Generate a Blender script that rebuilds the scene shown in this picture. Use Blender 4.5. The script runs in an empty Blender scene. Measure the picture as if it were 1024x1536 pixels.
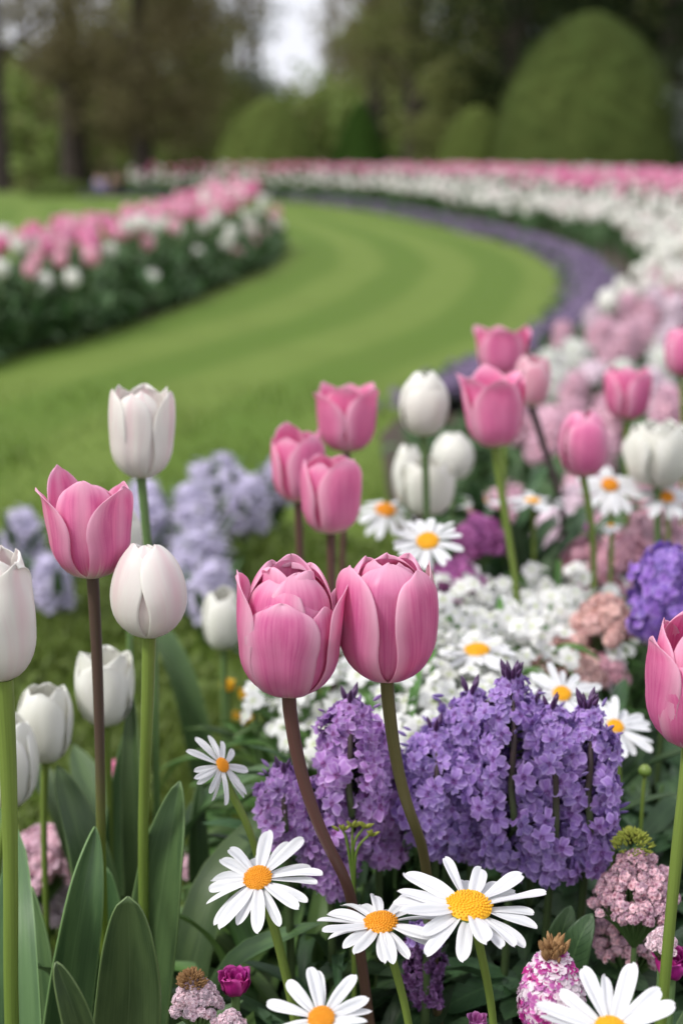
import bpy, math, random
import numpy as np
from mathutils import Matrix, Vector
random.seed(11); rng = np.random.default_rng(11)
sc = bpy.context.scene
PI = math.pi
# ------------------------------------------------------------------ camera, sky, sun, exposure
CAMZ = 0.72; PITCH = math.atan(533 / 2110); F = 2110.0
cd = bpy.data.cameras.new('camera'); cam = bpy.data.objects.new('camera', cd); sc.collection.objects.link(cam)
cam.location = (0, 0, CAMZ); cam.rotation_euler = (PI / 2 - PITCH, 0, 0)
cd.sensor_fit = 'VERTICAL'; cd.sensor_height = 24; cd.sensor_width = 16
cd.lens = 12 / math.tan(math.atan(768 / F)); cd.clip_start = 0.02; cd.clip_end = 600
cd.dof.use_dof = True; cd.dof.focus_distance = 0.79; cd.dof.aperture_fstop = (cd.lens / 1000) / 0.0098
sc.camera = cam
w = bpy.data.worlds.new('World'); sc.world = w; w.use_nodes = True
nt = w.node_tree; bg = nt.nodes['Background']
sky = nt.nodes.new('ShaderNodeTexSky'); sky.sky_type = 'NISHITA'; sky.sun_disc = False
SUN_EL = math.radians(52); SUN_ROT = math.radians(-118)
sky.sun_elevation = SUN_EL; sky.sun_rotation = SUN_ROT; sky.dust_density = 5; sky.air_density = 1.0
hs = nt.nodes.new('ShaderNodeHueSaturation'); hs.inputs['Saturation'].default_value = 0.30; hs.inputs['Value'].default_value = 1.0
nt.links.new(sky.outputs[0], hs.inputs['Color'])
# pale broken cloud cover over the blue
wc = nt.nodes.new('ShaderNodeTexCoord'); wn = nt.nodes.new('ShaderNodeTexNoise'); wn.inputs['Scale'].default_value = 2.2; wn.inputs['Detail'].default_value = 5
wr = nt.nodes.new('ShaderNodeMapRange'); wr.inputs[1].default_value = .3; wr.inputs[2].default_value = .7; wr.inputs[3].default_value = .72; wr.inputs[4].default_value = 1.0
wm_ = nt.nodes.new('ShaderNodeMix'); wm_.data_type = 'RGBA'; wm_.inputs[7].default_value = (4.3, 4.35, 4.75, 1)
nt.links.new(wc.outputs['Generated'], wn.inputs['Vector']); nt.links.new(wn.outputs[0], wr.inputs[0]); nt.links.new(wr.outputs[0], wm_.inputs[0])
nt.links.new(hs.outputs[0], wm_.inputs[6]); nt.links.new(wm_.outputs[2], bg.inputs[0]); bg.inputs[1].default_value = 0.15
sl = bpy.data.lights.new('sun', 'SUN'); so = bpy.data.objects.new('sun', sl); sc.collection.objects.link(so)
sl.energy = 1.45; sl.angle = math.radians(11); sl.color = (1, 0.97, 0.92)
sd = Vector((math.sin(SUN_ROT) * math.cos(SUN_EL), math.cos(SUN_ROT) * math.cos(SUN_EL), math.sin(SUN_EL)))
so.rotation_euler = sd.to_track_quat('Z', 'Y').to_euler(); so.location = (-3, -3, 6)
sc.view_settings.view_transform = 'Standard'; sc.view_settings.look = 'None'
sc.view_settings.exposure = 0.78; sc.view_settings.gamma = 1
sc.render.engine = 'CYCLES'; sc.cycles.use_denoising = True
sc.cycles.max_bounces = 8; sc.cycles.transmission_bounces = 4; sc.cycles.sample_clamp_indirect = 4

# ------------------------------------------------------------------ projection helpers (photo pixel -> place)
cp, sp = math.cos(PITCH), math.sin(PITCH)
def ray(px, py):
    a = (px - 512) / F; b = (768 - py) / F
    return np.array([a, cp + b * sp, -sp + b * cp])
def at(px, py, d):
    r = ray(px, py); return r * (d / r[1]) + np.array([0, 0, CAMZ])
def mpp(px, py, d): return d / ray(px, py)[1] / F
def gnd(px, py):
    r = ray(px, py); p = r * (CAMZ / -r[2]); return np.array([p[0], p[1]])

# ------------------------------------------------------------------ materials
MATS = {}
def newmat(name):
    m = bpy.data.materials.new(name); m.use_nodes = True; MATS[name] = m
    n = m.node_tree; b = n.nodes['Principled BSDF']; return m, n, b
def N(n, t, **kw):
    x = n.nodes.new(t)
    for k, v in kw.items(): setattr(x, k, v)
    return x
def math_(n, op, a, b=None, clamp=False):
    x = N(n, 'ShaderNodeMath', operation=op, use_clamp=clamp)
    for i, v in enumerate((a, b)):
        if v is None: continue
        if isinstance(v, (int, float)): x.inputs[i].default_value = v
        else: n.links.new(v, x.inputs[i])
    return x.outputs[0]
def mix(n, f, a, b):
    x = N(n, 'ShaderNodeMix', data_type='RGBA')
    if isinstance(f, (int, float)): x.inputs[0].default_value = f
    else: n.links.new(f, x.inputs[0])
    for i, v in ((6, a), (7, b)):
        if isinstance(v, tuple): x.inputs[i].default_value = (*v, 1)
        else: n.links.new(v, x.inputs[i])
    return x.outputs[2]
def smooth(n, v, a, b):
    x = N(n, 'ShaderNodeMapRange', interpolation_type='SMOOTHSTEP'); n.links.new(v, x.inputs[0])
    x.inputs[1].default_value = a; x.inputs[2].default_value = b; return x.outputs[0]
def puv(n):
    a = N(n, 'ShaderNodeAttribute', attribute_name='puv'); s = N(n, 'ShaderNodeSeparateXYZ')
    n.links.new(a.outputs['Vector'], s.inputs[0]); return s.outputs
def comb(n, x, y, z):
    c = N(n, 'ShaderNodeCombineXYZ')
    for i, v in enumerate((x, y, z)):
        if isinstance(v, (int, float)): c.inputs[i].default_value = v
        else: n.links.new(v, c.inputs[i])
    return c.outputs[0]
def noise(n, vec, scale, detail=3, rough=.55):
    x = N(n, 'ShaderNodeTexNoise'); x.inputs['Scale'].default_value = scale; x.inputs['Detail'].default_value = detail
    x.inputs['Roughness'].default_value = rough
    if vec is not None: n.links.new(vec, x.inputs['Vector'])
    return x.outputs[0]
def finish(n, b, col, transl, rough, bump=None, bstr=.2, bdist=.001, tcol=None, spec=.4):
    n.links.new(col, b.inputs['Base Color']); b.inputs['Roughness'].default_value = rough
    b.inputs['Specular IOR Level'].default_value = spec
    if bump is not None:
        bu = N(n, 'ShaderNodeBump'); bu.inputs['Strength'].default_value = bstr; bu.inputs['Distance'].default_value = bdist
        n.links.new(bump, bu.inputs['Height']); n.links.new(bu.outputs[0], b.inputs['Normal'])
    if transl > 0:
        t = N(n, 'ShaderNodeBsdfTranslucent'); n.links.new(tcol or col, t.inputs[0])
        m = N(n, 'ShaderNodeMixShader'); m.inputs[0].default_value = transl
        n.links.new(b.outputs[0], m.inputs[1]); n.links.new(t.outputs[0], m.inputs[2])
        n.links.new(m.outputs[0], n.nodes['Material Output'].inputs[0])
def petal_mat(name, body, deep, pale, base, bend=.16, transl=.35, vs=14, edge=.75, rough=.42, streak=None, bstr=.25, low=.0, vein=.75, var=None):
    var = (.42 if 'floret' in name and name != 'white_floret' else .06) if var is None else var
    m, n, b = newmat(name); u, v, r = puv(n)
    oi = N(n, 'ShaderNodeObjectInfo').outputs['Random']
    rr = math_(n, 'ADD', math_(n, 'MULTIPLY', r, 7.3), math_(n, 'MULTIPLY', oi, 31))
    # veins run up the petal and fan out towards its edge
    uf = math_(n, 'MULTIPLY', u, math_(n, 'ADD', 1.25, math_(n, 'MULTIPLY', v, -.55)))
    vec = comb(n, math_(n, 'MULTIPLY', uf, vs), math_(n, 'MULTIPLY', v, 1.3), rr)
    ve = noise(n, vec, 1, 4, .6)
    broad = noise(n, comb(n, math_(n, 'MULTIPLY', u, 2.2), math_(n, 'MULTIPLY', v, 1.6), rr), 1, 2)
    f = math_(n, 'ADD', math_(n, 'MULTIPLY', smooth(n, ve, .36, .66), .5), math_(n, 'MULTIPLY', smooth(n, broad, .35, .65), .5))
    c = mix(n, math_(n, 'MULTIPLY', f, vein), body, deep)
    fl = noise(n, comb(n, math_(n, 'MULTIPLY', u, 34), math_(n, 'MULTIPLY', v, 26), rr), 1, 3, .7)
    c = mix(n, math_(n, 'MULTIPLY', smooth(n, fl, .58, .78), .35), c, pale); c = mix(n, math_(n, 'MULTIPLY', math_(n, 'SUBTRACT', 1, smooth(n, fl, .24, .42)), .3), c, deep)
    au = math_(n, 'ABSOLUTE', u)
    e = math_(n, 'MAXIMUM', smooth(n, au, .45, 1.0), smooth(n, v, .78, 1.02))
    c = mix(n, math_(n, 'MULTIPLY', e, edge), c, pale)
    if low: c = mix(n, math_(n, 'MULTIPLY', math_(n, 'SUBTRACT', 1, smooth(n, v, .1, .7)), low), c, deep)
    if streak: c = mix(n, math_(n, 'MULTIPLY', math_(n, 'SUBTRACT', 1, smooth(n, au, .02, .35)), math_(n, 'MULTIPLY', smooth(n, v, .1, .5), .6)), c, streak)
    vb = math_(n, 'ADD', v, math_(n, 'MULTIPLY', math_(n, 'SUBTRACT', ve, .5), .25))
    c = mix(n, math_(n, 'SUBTRACT', 1, smooth(n, vb, bend * .1, bend)), c, base)
    hv = N(n, 'ShaderNodeHueSaturation'); n.links.new(c, hv.inputs['Color']); c = hv.outputs[0]
    n.links.new(math_(n, 'ADD', 1 - var * .55, math_(n, 'MULTIPLY', r, var)), hv.inputs['Value'])
    n.links.new(math_(n, 'ADD', .5 - var * .03, math_(n, 'MULTIPLY', r, var * .06)), hv.inputs['Hue'])
    finish(n, b, c, transl, rough, ve, bstr, .0006)
    return m
petal_mat('pink_petal', (.93, .33, .58), (.76, .14, .39), (.96, .66, .79), (.88, .86, .66), .13, low=.25, transl=.45, rough=.36, vein=.95, vs=17)
petal_mat('pink_petal_bold', (.92, .32, .56), (.66, .10, .33), (.96, .64, .78), (.86, .82, .70), .22, low=.40, streak=(.9, .5, .66), transl=.4)
petal_mat('rose_petal', (.92, .30, .54), (.76, .13, .37), (.95, .58, .73), (.70, .62, .40), .2, low=.2)
petal_mat('pale_pink_petal', (.86, .48, .58), (.78, .27, .42), (.92, .74, .78), (.78, .78, .6), .2)
petal_mat('white_petal', (.87, .86, .80), (.80, .80, .71), (.90, .90, .86), (.66, .72, .40), .16, transl=.3, edge=.5, vs=12, bstr=.2)
petal_mat('blush_petal', (.88, .85, .80), (.86, .74, .73), (.91, .89, .84), (.78, .80, .52), .1, transl=.3, edge=.8, vs=6, streak=(.86, .66, .68), bstr=.3)
petal_mat('daisy_petal', (.79, .79, .80), (.62, .64, .68), (.82, .82, .83), (.72, .74, .55), .12, transl=.2, vs=5, bstr=.5, rough=.5)
petal_mat('white_floret', (.82, .82, .80), (.72, .74, .68), (.85, .85, .85), (.60, .68, .35), .2, transl=.25, vs=5)
petal_mat('violet_floret', (.40, .26, .63), (.24, .13, .45), (.57, .44, .77), (.18, .06, .28), .22, transl=.3, vs=7, edge=.65, rough=.5, bstr=.5, vein=1)
petal_mat('lilac_floret', (.49, .28, .64), (.34, .15, .48), (.66, .48, .78), (.26, .07, .28), .22, transl=.3, vs=7, edge=.65, rough=.5, bstr=.5, vein=1)
petal_mat('lavender_floret', (.62, .58, .74), (.50, .46, .64), (.78, .75, .86), (.5, .45, .7), .2, transl=.3, vs=5)
petal_mat('dusty_floret', (.66, .33, .42), (.48, .17, .26), (.80, .54, .60), (.42, .16, .22), .25, transl=.2, vs=5)
petal_mat('blush_floret', (.82, .52, .62), (.66, .32, .46), (.90, .72, .78), (.6, .3, .4), .2, transl=.2, vs=5)
petal_mat('pearl_floret', (.83, .70, .77), (.70, .50, .62), (.88, .80, .85), (.6, .4, .5), .2, transl=.2, vs=5)
petal_mat('froth_floret', (.72, .42, .52), (.50, .22, .32), (.90, .72, .78), (.34, .10, .18), .45, transl=.2, vs=5, var=.95)
petal_mat('pale_froth_floret', (.82, .60, .68), (.66, .40, .50), (.92, .82, .86), (.45, .2, .26), .4, transl=.2, vs=5, var=.8)
petal_mat('peach_floret', (.76, .46, .42), (.60, .28, .28), (.84, .64, .58), (.5, .25, .2), .2, transl=.2, vs=5)
petal_mat('magenta_floret', (.50, .02, .26), (.28, .01, .15), (.66, .09, .40), (.25, .01, .12), .2, transl=.25, vs=8)
petal_mat('orchid_floret', (.58, .15, .46), (.42, .07, .33), (.72, .32, .62), (.3, .08, .25), .2, transl=.25, vs=8)
petal_mat('indigo_floret', (.29, .16, .58), (.15, .06, .36), (.44, .30, .70), (.12, .06, .3), .2, transl=.25, vs=8)
petal_mat('plum_floret', (.10, .03, .12), (.05, .015, .06), (.26, .13, .33), (.05, .02, .05), .2, transl=.1, vs=8)
petal_mat('butter_petal', (.85, .55, .03), (.80, .38, .01), (.9, .65, .08), (.6, .5, .02), .2, transl=.25, vs=8)
def leaf_mat(name, c1, c2, rib, vs=20, rough=.42, transl=.2, ribw=.06, edge=None, spec=.4, bstr=.35, cross=False):
    m, n, b = newmat(name); u, v, r = puv(n)
    oi = N(n, 'ShaderNodeObjectInfo').outputs['Random']
    rr = math_(n, 'ADD', math_(n, 'MULTIPLY', r, 9.1), math_(n, 'MULTIPLY', oi, 17))
    au = math_(n, 'ABSOLUTE', u)
    if cross:   # side veins
        t = math_(n, 'SUBTRACT', math_(n, 'MULTIPLY', v, 9), math_(n, 'MULTIPLY', au, 2.2))
        ve = math_(n, 'ABSOLUTE', math_(n, 'SINE', math_(n, 'MULTIPLY', t, PI)))
        ve = smooth(n, ve, 0, .35)
    else:
        ve = noise(n, comb(n, math_(n, 'MULTIPLY', u, vs), math_(n, 'MULTIPLY', v, .8), rr), 1, 3, .6)
    br = noise(n, comb(n, math_(n, 'MULTIPLY', u, 1.5), math_(n, 'MULTIPLY', v, 3), rr), 1, 3)
    c = mix(n, smooth(n, br, .35, .65), c1, c2)
    c = mix(n, math_(n, 'MULTIPLY', smooth(n, ve, .35, .7), .22), c, rib)
    c = mix(n, math_(n, 'MULTIPLY', math_(n, 'SUBTRACT', 1, smooth(n, au, ribw * .3, ribw)), .55), c, rib)
    if edge: c = mix(n, math_(n, 'MULTIPLY', smooth(n, au, .94, .99), .8), c, edge)
    hv = N(n, 'ShaderNodeHueSaturation'); n.links.new(c, hv.inputs['Color'])
    n.links.new(math_(n, 'ADD', .7, math_(n, 'MULTIPLY', r, .6)), hv.inputs['Value'])
    n.links.new(math_(n, 'ADD', .485, math_(n, 'MULTIPLY', r, .03)), hv.inputs['Hue'])
    finish(n, b, hv.outputs[0], transl, rough, ve, bstr, .0008, spec=spec)
    return m
leaf_mat('tulip_leaf', (.042, .086, .030), (.082, .145, .050), (.13, .21, .085), 34, .40, .14, ribw=.03, edge=(.17, .27, .10))
leaf_mat('tulip_leaf_far', (.045, .095, .033), (.075, .14, .045), (.1, .19, .07), 6, .5, .15)
leaf_mat('dark_leaf', (.022, .055, .022), (.040, .085, .034), (.10, .18, .07), 8, .45, .14, ribw=.07, cross=True)
leaf_mat('fresh_leaf', (.060, .14, .030), (.10, .20, .045), (.16, .26, .09), 8, .5, .25, ribw=.08)
leaf_mat('grass_blade', (.105, .175, .022), (.155, .225, .036), (.15, .22, .05), 3, .55, .25, bstr=0)
leaf_mat('yew_leaf', (.048, .072, .017), (.085, .112, .028), (.09, .12, .03), 3, .8, .1, bstr=0, spec=.08)
leaf_mat('box_leaf', (.085, .115, .026), (.135, .17, .042), (.12, .16, .04), 3, .8, .1, bstr=0, spec=.08)
leaf_mat('cone_leaf', (.022, .052, .006), (.036, .074, .010), (.05, .1, .02), 3, .8, .1, bstr=0, spec=.08)
leaf_mat('brown_leaf', (.17, .145, .065), (.235, .20, .09), (.16, .12, .07), 3, .6, .3, bstr=0)
leaf_mat('olive_leaf', (.16, .18, .05), (.23, .245, .075), (.15, .17, .06), 3, .6, .3, bstr=0)
leaf_mat('spring_leaf', (.19, .26, .06), (.27, .34, .09), (.2, .28, .08), 3, .6, .35, bstr=0)
leaf_mat('evergreen_leaf', (.014, .022, .009), (.028, .040, .014), (.02, .04, .02), 3, .9, .05, bstr=0, spec=.05)
leaf_mat('greygreen_leaf', (.16, .19, .16), (.22, .25, .22), (.18, .2, .16), 3, .6, .3, bstr=0)
def stem_mat(name, low, high, p0=.35, p1=.8):
    m, n, b = newmat(name); u, v, r = puv(n)
    no = noise(n, comb(n, math_(n, 'MULTIPLY', u, 5), math_(n, 'MULTIPLY', v, 6), 0), 1, 4)
    c = mix(n, smooth(n, math_(n, 'ADD', v, math_(n, 'MULTIPLY', math_(n, 'SUBTRACT', no, .5), .1)), p0, p1), low, high)
    c = mix(n, math_(n, 'MULTIPLY', smooth(n, no, .4, .7), .25), c, (.03, .05, .01))
    finish(n, b, c, 0, .45, no, .2, .0005)
    b.inputs['Subsurface Weight'].default_value = .08; b.inputs['Subsurface Radius'].default_value = (.002, .003, .001)
    return m
stem_mat('green_stem', (.12, .20, .030), (.17, .24, .045))
stem_mat('bluegreen_stem', (.09, .17, .05), (.12, .20, .07))
stem_mat('brown_top_stem', (.14, .21, .025), (.085, .050, .040), .52, .80)
stem_mat('russet_stem', (.12, .065, .045), (.105, .045, .040), .3, .8)
stem_mat('olive_stem', (.13, .095, .045), (.10, .085, .030), .3, .9)
stem_mat('dark_stem', (.055, .085, .03), (.045, .025, .030), .3, .8)
def plain(name, c1, c2, scale, rough=.8, bump=.3, bdist=.01):
    m, n, b = newmat(name); tc = N(n, 'ShaderNodeTexCoord').outputs['Object']
    no = noise(n, tc, scale, 6, .65); c = mix(n, smooth(n, no, .35, .68), c1, c2)
    finish(n, b, c, 0, rough, no, bump, bdist); return m
plain('soil', (.035, .024, .016), (.075, .052, .034), 40)
plain('bark', (.030, .022, .018), (.075, .058, .045), 9, .9, .8, .04)
plain('pale_bark', (.10, .085, .07), (.18, .155, .13), 7, .9, .6, .03)
plain('disc', (.80, .38, .008), (.88, .50, .02), 300, .6, .3, .0004)
plain('disc_orange', (.68, .22, .008), (.86, .42, .02), 260, .6, .3, .0004)
plain('seed_brown', (.20, .10, .035), (.34, .20, .09), 300, .8, .3, .0005)
plain('moss_green', (.20, .24, .03), (.32, .34, .06), 300, .8, .3, .0005)
plain('skin', (.52, .33, .25), (.58, .38, .29), 20, .6, .05)
plain('hair', (.05, .03, .02), (.09, .06, .04), 80, .7, .3)
plain('cloth_pink', (.55, .26, .28), (.62, .34, .35), 30); plain('cloth_grey_blue', (.20, .25, .33), (.26, .30, .38), 30)
plain('cloth_violet', (.20, .19, .42), (.26, .25, .50), 30); plain('cloth_black', (.015, .016, .02), (.03, .03, .035), 30)

# ------------------------------------------------------------------ mesh collecting
class MB:
    def __init__(s): s.V = []; s.Q = []; s.U = []; s.n = 0
    def add(s, V, Q, U):
        s.V.append(np.asarray(V, float)); s.Q.append(np.asarray(Q, np.int64) + s.n); s.U.append(np.asarray(U, float)); s.n += len(V)
    def addm(s, piece, R=None, t=(0, 0, 0), k=1., r=None):
        V, Q, U = piece
        W = V * k
        if R is not None: W = W @ R.T
        if r is not None: U = U.copy(); U[:, 2] = r
        s.add(W + np.asarray(t), Q, U)
    def piece(s): return np.concatenate(s.V), np.concatenate(s.Q), np.concatenate(s.U)
    def data(s, name, mat, smooth=True, solid=0):
        V, Q, U = s.piece(); me = bpy.data.meshes.new(name)
        me.vertices.add(len(V)); me.vertices.foreach_set('co', V.astype(np.float32).ravel())
        me.loops.add(len(Q) * 4); me.loops.foreach_set('vertex_index', Q.astype(np.int32).ravel())
        me.polygons.add(len(Q)); me.polygons.foreach_set('loop_start', np.arange(0, len(Q) * 4, 4, dtype=np.int32))
        me.polygons.foreach_set('use_smooth', np.full(len(Q), smooth))
        a = me.attributes.new('puv', 'FLOAT_VECTOR', 'POINT'); a.data.foreach_set('vector', U.astype(np.float32).ravel())
        me.materials.append(MATS[mat]); me.update(calc_edges=True); me.validate()
        return me
def one(piece, name, mat, **k):
    m = MB(); m.addm(piece); return m.data(name, mat, **k)
def gridq(nu, nv, wrap=False):
    q = []
    for j in range(nv - 1):
        for i in range(nu if wrap else nu - 1):
            i2 = (i + 1) % nu
            q.append((j * nu + i, j * nu + i2, (j + 1) * nu + i2, (j + 1) * nu + i))
    return np.array(q)
def rotz(a): c, s = math.cos(a), math.sin(a); return np.array([[c, -s, 0], [s, c, 0], [0, 0, 1.]])
def rotx(a): c, s = math.cos(a), math.sin(a); return np.array([[1., 0, 0], [0, c, -s], [0, s, c]])
def roty(a): c, s = math.cos(a), math.sin(a); return np.array([[c, 0, s], [0, 1., 0], [-s, 0, c]])
def frame(nrm, spin=0.):
    z = np.asarray(nrm, float); z = z / np.linalg.norm(z)
    x = np.cross((0, 1, 0) if abs(z[1]) < .9 else (1, 0, 0), z); x /= np.linalg.norm(x); y = np.cross(z, x)
    return np.stack([x, y, z], 1) @ rotz(spin)
def M4(R, t, k=1.):
    m = Matrix.Identity(4)
    for i in range(3):
        for j in range(3): m[i][j] = R[i][j] * k
        m[i][3] = t[i]
    return m
def spline(P, n):
    P = [np.asarray(p, float) for p in P]; P = [2 * P[0] - P[1]] + P + [2 * P[-1] - P[-2]]; out = []
    segs = len(P) - 3
    for k in range(n):
        t = k / (n - 1) * segs; i = min(int(t), segs - 1); t -= i; a, b, c, d = P[i:i + 4]
        out.append(.5 * ((2 * b) + (c - a) * t + (2 * a - 5 * b + 4 * c - d) * t * t + (-a + 3 * b - 3 * c + d) * t ** 3))
    return np.array(out)
def tube(P, R, nu=10, n=18, cap=True):
    S = spline(P, n) if len(P) > 1 and n else np.array(P); n = len(S)
    T = np.gradient(S, axis=0); T /= np.linalg.norm(T, axis=1)[:, None]
    V = []; U = []
    Rr = np.interp(np.linspace(0, 1, n), np.linspace(0, 1, len(R)), R)
    x = np.array([1., 0, 0]) if abs(T[0][0]) < .9 else np.array([0, 1., 0])
    for k in range(n):
        x = x - T[k] * x.dot(T[k]); x /= np.linalg.norm(x); y = np.cross(T[k], x)
        for i in range(nu):
            a = 2 * PI * i / nu; V.append(S[k] + Rr[k] * (x * math.cos(a) + y * math.sin(a))); U.append((math.cos(a), k / (n - 1), .5))
    q = gridq(nu, n, True)
    return np.array(V), q, np.array(U)
def stem_path(P, n=48, it=10):
    S = spline(P, 200); L = np.concatenate([[0], np.cumsum(np.linalg.norm(np.diff(S, axis=0), axis=1))]); t = np.linspace(0, L[-1], n)
    S = np.stack([np.interp(t, L, S[:, i]) for i in range(3)], 1)
    for _ in range(it): S[1:-2] = .25 * S[:-3] + .5 * S[1:-2] + .25 * S[2:-1]
    return S
def stem_tube(P, R, nu=12): S = stem_path(P); return tube(S, R, nu, 0)
# ------------------------------------------------------------------ object linking
C = sc.collection
def link(name, data, parent=None, M=None):
    o = bpy.data.objects.new(name, data); C.objects.link(o)
    if parent is not None: o.parent = parent
    if M is not None: o.matrix_local = M
    return o
def thing(name, label, cat, loc=(0, 0, 0), rz=0., group=None):
    o = bpy.data.objects.new(name, None); C.objects.link(o); o.empty_display_size = .05
    o.location = loc; o.rotation_euler = (0, 0, rz); o['label'] = label; o['category'] = cat
    if group: o['group'] = group
    return o
def struct(o, kind='structure', label=None, cat=None):
    o['kind'] = kind
    if label: o['label'] = label
    if cat: o['category'] = cat
    return o
def dup(root, loc, rz, k=1., label=None, group=None, tilt=(0, 0)):
    r = root.copy(); C.objects.link(r); r.location = loc; r.rotation_euler = (tilt[0], tilt[1], rz); r.scale = (k, k, k)
    if label: r['label'] = label
    if group: r['group'] = group
    for ch in root.children:
        c = ch.copy(); C.objects.link(c); c.parent = r
    return r

# ------------------------------------------------------------------ tulip
def tulip_petal(R, H, phi, rf=1., hf=1., hw=.95, top=.75, tip=0., notch=0., curl=0., lean=0., rip=.02, nu=15, nv=20, pw=2.0, seed=0, pointy=0., skew=0.):
    """R,H head radius and height; the petal's outer side faces phi (0 = towards -y)"""
    r_ = np.random.default_rng(seed); ph = r_.uniform(0, 6, 5)
    zb = .40 * H; V = []; U = []
    for j in range(nv):
        v = j / (nv - 1); v = 1 - (1 - v) ** (1.5 if nv > 9 else 1.15); vv = v ** .92
        if vv < .36:
            a = vv / .36 * PI / 2; r0 = R * (.09 + .91 * math.sin(a) ** .98); z0 = zb * (1 - math.cos(a))
        else:
            t = (vv - .36) / .64; r0 = R * (1 + (top - 1) * t ** pw + .05 * math.sin(t * PI)); z0 = zb + (H * hf - zb) * t
            r0 += R * tip * max(0, (t - .62) / .38) ** 2; r0 = max(r0, R * .06)
        b = .46 + .35 * pointy
        s = (max(v, .0) ** .62) * (max(1 - v, 0) ** b); smx = (.62 / (.62 + b)) ** .62 * (b / (.62 + b)) ** b
        h = hw * R * max(s / smx, .0) + R * .10 * (1 - v) ** 3 + .0004
        r0 *= rf
        Rc = max(r0, .3 * R) * 1.04
        for i in range(nu):
            u = -1 + 2 * i / (nu - 1); th = u * h / Rc
            lat = Rc * math.sin(th); rad = r0 - Rc * (1 - math.cos(th))
            # wavy margin, centre groove, curling edge
            e = abs(u) ** 3
            rad += R * rip * e * math.sin(v * 9 + ph[0] + (2 if u > 0 else 0)) * (0.4 + v)
            rad += R * rip * .6 * math.sin(u * 4 + ph[1]) * math.sin(v * 5 + ph[2])
            rad -= R * .022 * math.exp(-(u / .16) ** 2) * math.sin(PI * min(1, v * 1.05))
            rad += R * .018 * math.exp(-((abs(u) - .4) / .16) ** 2) * math.sin(PI * v)
            rad += R * curl * e * math.sin(PI * min(1, v + .1))
            z = z0 - H * notch * math.exp(-(u / .34) ** 2) * v ** 8 * .6 + H * .006 * math.sin(u * 7 + ph[3]) * v ** 6
            z -= H * .05 * (u * u) * v ** 2 * (1 - pointy)
            lat += skew * R * v * v
            V.append((lat, -rad, z)); U.append((u, v, (seed * .377) % 1))
    V = np.array(V)
    if lean:
        V = V @ rotx(lean).T
    return V @ rotz(phi).T, gridq(nu, nv), np.array(U)
def closed6(top=.62, seed=0, hw=1.02, phi0=0., tip=None, notch=.03, lean=.0, rip=.02, pointy=0., jit=.05):
    r_ = random.Random(seed); L = []
    if tip is None: tip = -.17 if top < .7 else -.04; pointy = max(pointy, .26 if top < .7 else .38)
    for k in range(3):
        L.append(dict(phi=phi0 + PI / 3 + k * 2 * PI / 3 + r_.uniform(-.1, .1), rf=.88, hf=1 + r_.uniform(-jit, jit), hw=hw * .97, top=top * .98, notch=notch, rip=rip, tip=tip, pointy=pointy, seed=seed * 7 + k))
    for k in range(3):
        L.append(dict(phi=phi0 + k * 2 * PI / 3 + r_.uniform(-.12, .12), rf=1.0, hf=.96 + r_.uniform(-jit, jit), hw=hw, top=top + r_.uniform(-.05, .05), lean=lean, notch=notch, rip=rip, tip=tip, pointy=pointy, seed=seed * 7 + 3 + k))
    return L
def tulip_leaf_piece(P, W, face, fold=.25, nu=9, n=26, seed=0, wpk=.38, twist=0., tipw=1.):
    """strip along spline P, full width W, blade facing 'face', V fold"""
    S = spline(P, n); T = np.gradient(S, axis=0); T /= np.linalg.norm(T, axis=1)[:, None]
    f0 = np.asarray(face, float); V = []; U = []; r_ = np.random.default_rng(seed); ph = r_.uniform(0, 6, 3)
    for k in range(n):
        v = k / (n - 1); a = twist * v
        side = np.cross(T[k], f0); side /= np.linalg.norm(side); nr = np.cross(side, T[k])
        side, nr = side * math.cos(a) + nr * math.sin(a), nr * math.cos(a) - side * math.sin(a)
        p = wpk; q = (1 - wpk) * 1.0
        s = ((v + .03) / 1.03) ** (p) * max(1 - v, 0) ** (q * tipw); mx = (p / (p + q)) ** p * (q / (p + q)) ** q
        h = max(W * .5 * s / mx, .0005)
        for i in range(nu):
            u = -1 + 2 * i / (nu - 1)
            off = fold * h * (abs(u) ** 1.5) + (.07 * math.sin(v * 9 + ph[0] + (1.5 if u > 0 else 0)) + .03 * math.sin(v * 23 + ph[1])) * h * abs(u) ** 1.5
            V.append(S[k] + side * u * h * (1 - .12 * fold) + nr * off); U.append((u, v, (seed * .291 + .3) % 1))
    return np.array(V), gridq(nu, n), np.array(U)
def solid(o, th):
    m = o.modifiers.new('thickness', 'SOLIDIFY'); m.thickness = th; m.offset = 0; return o

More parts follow.
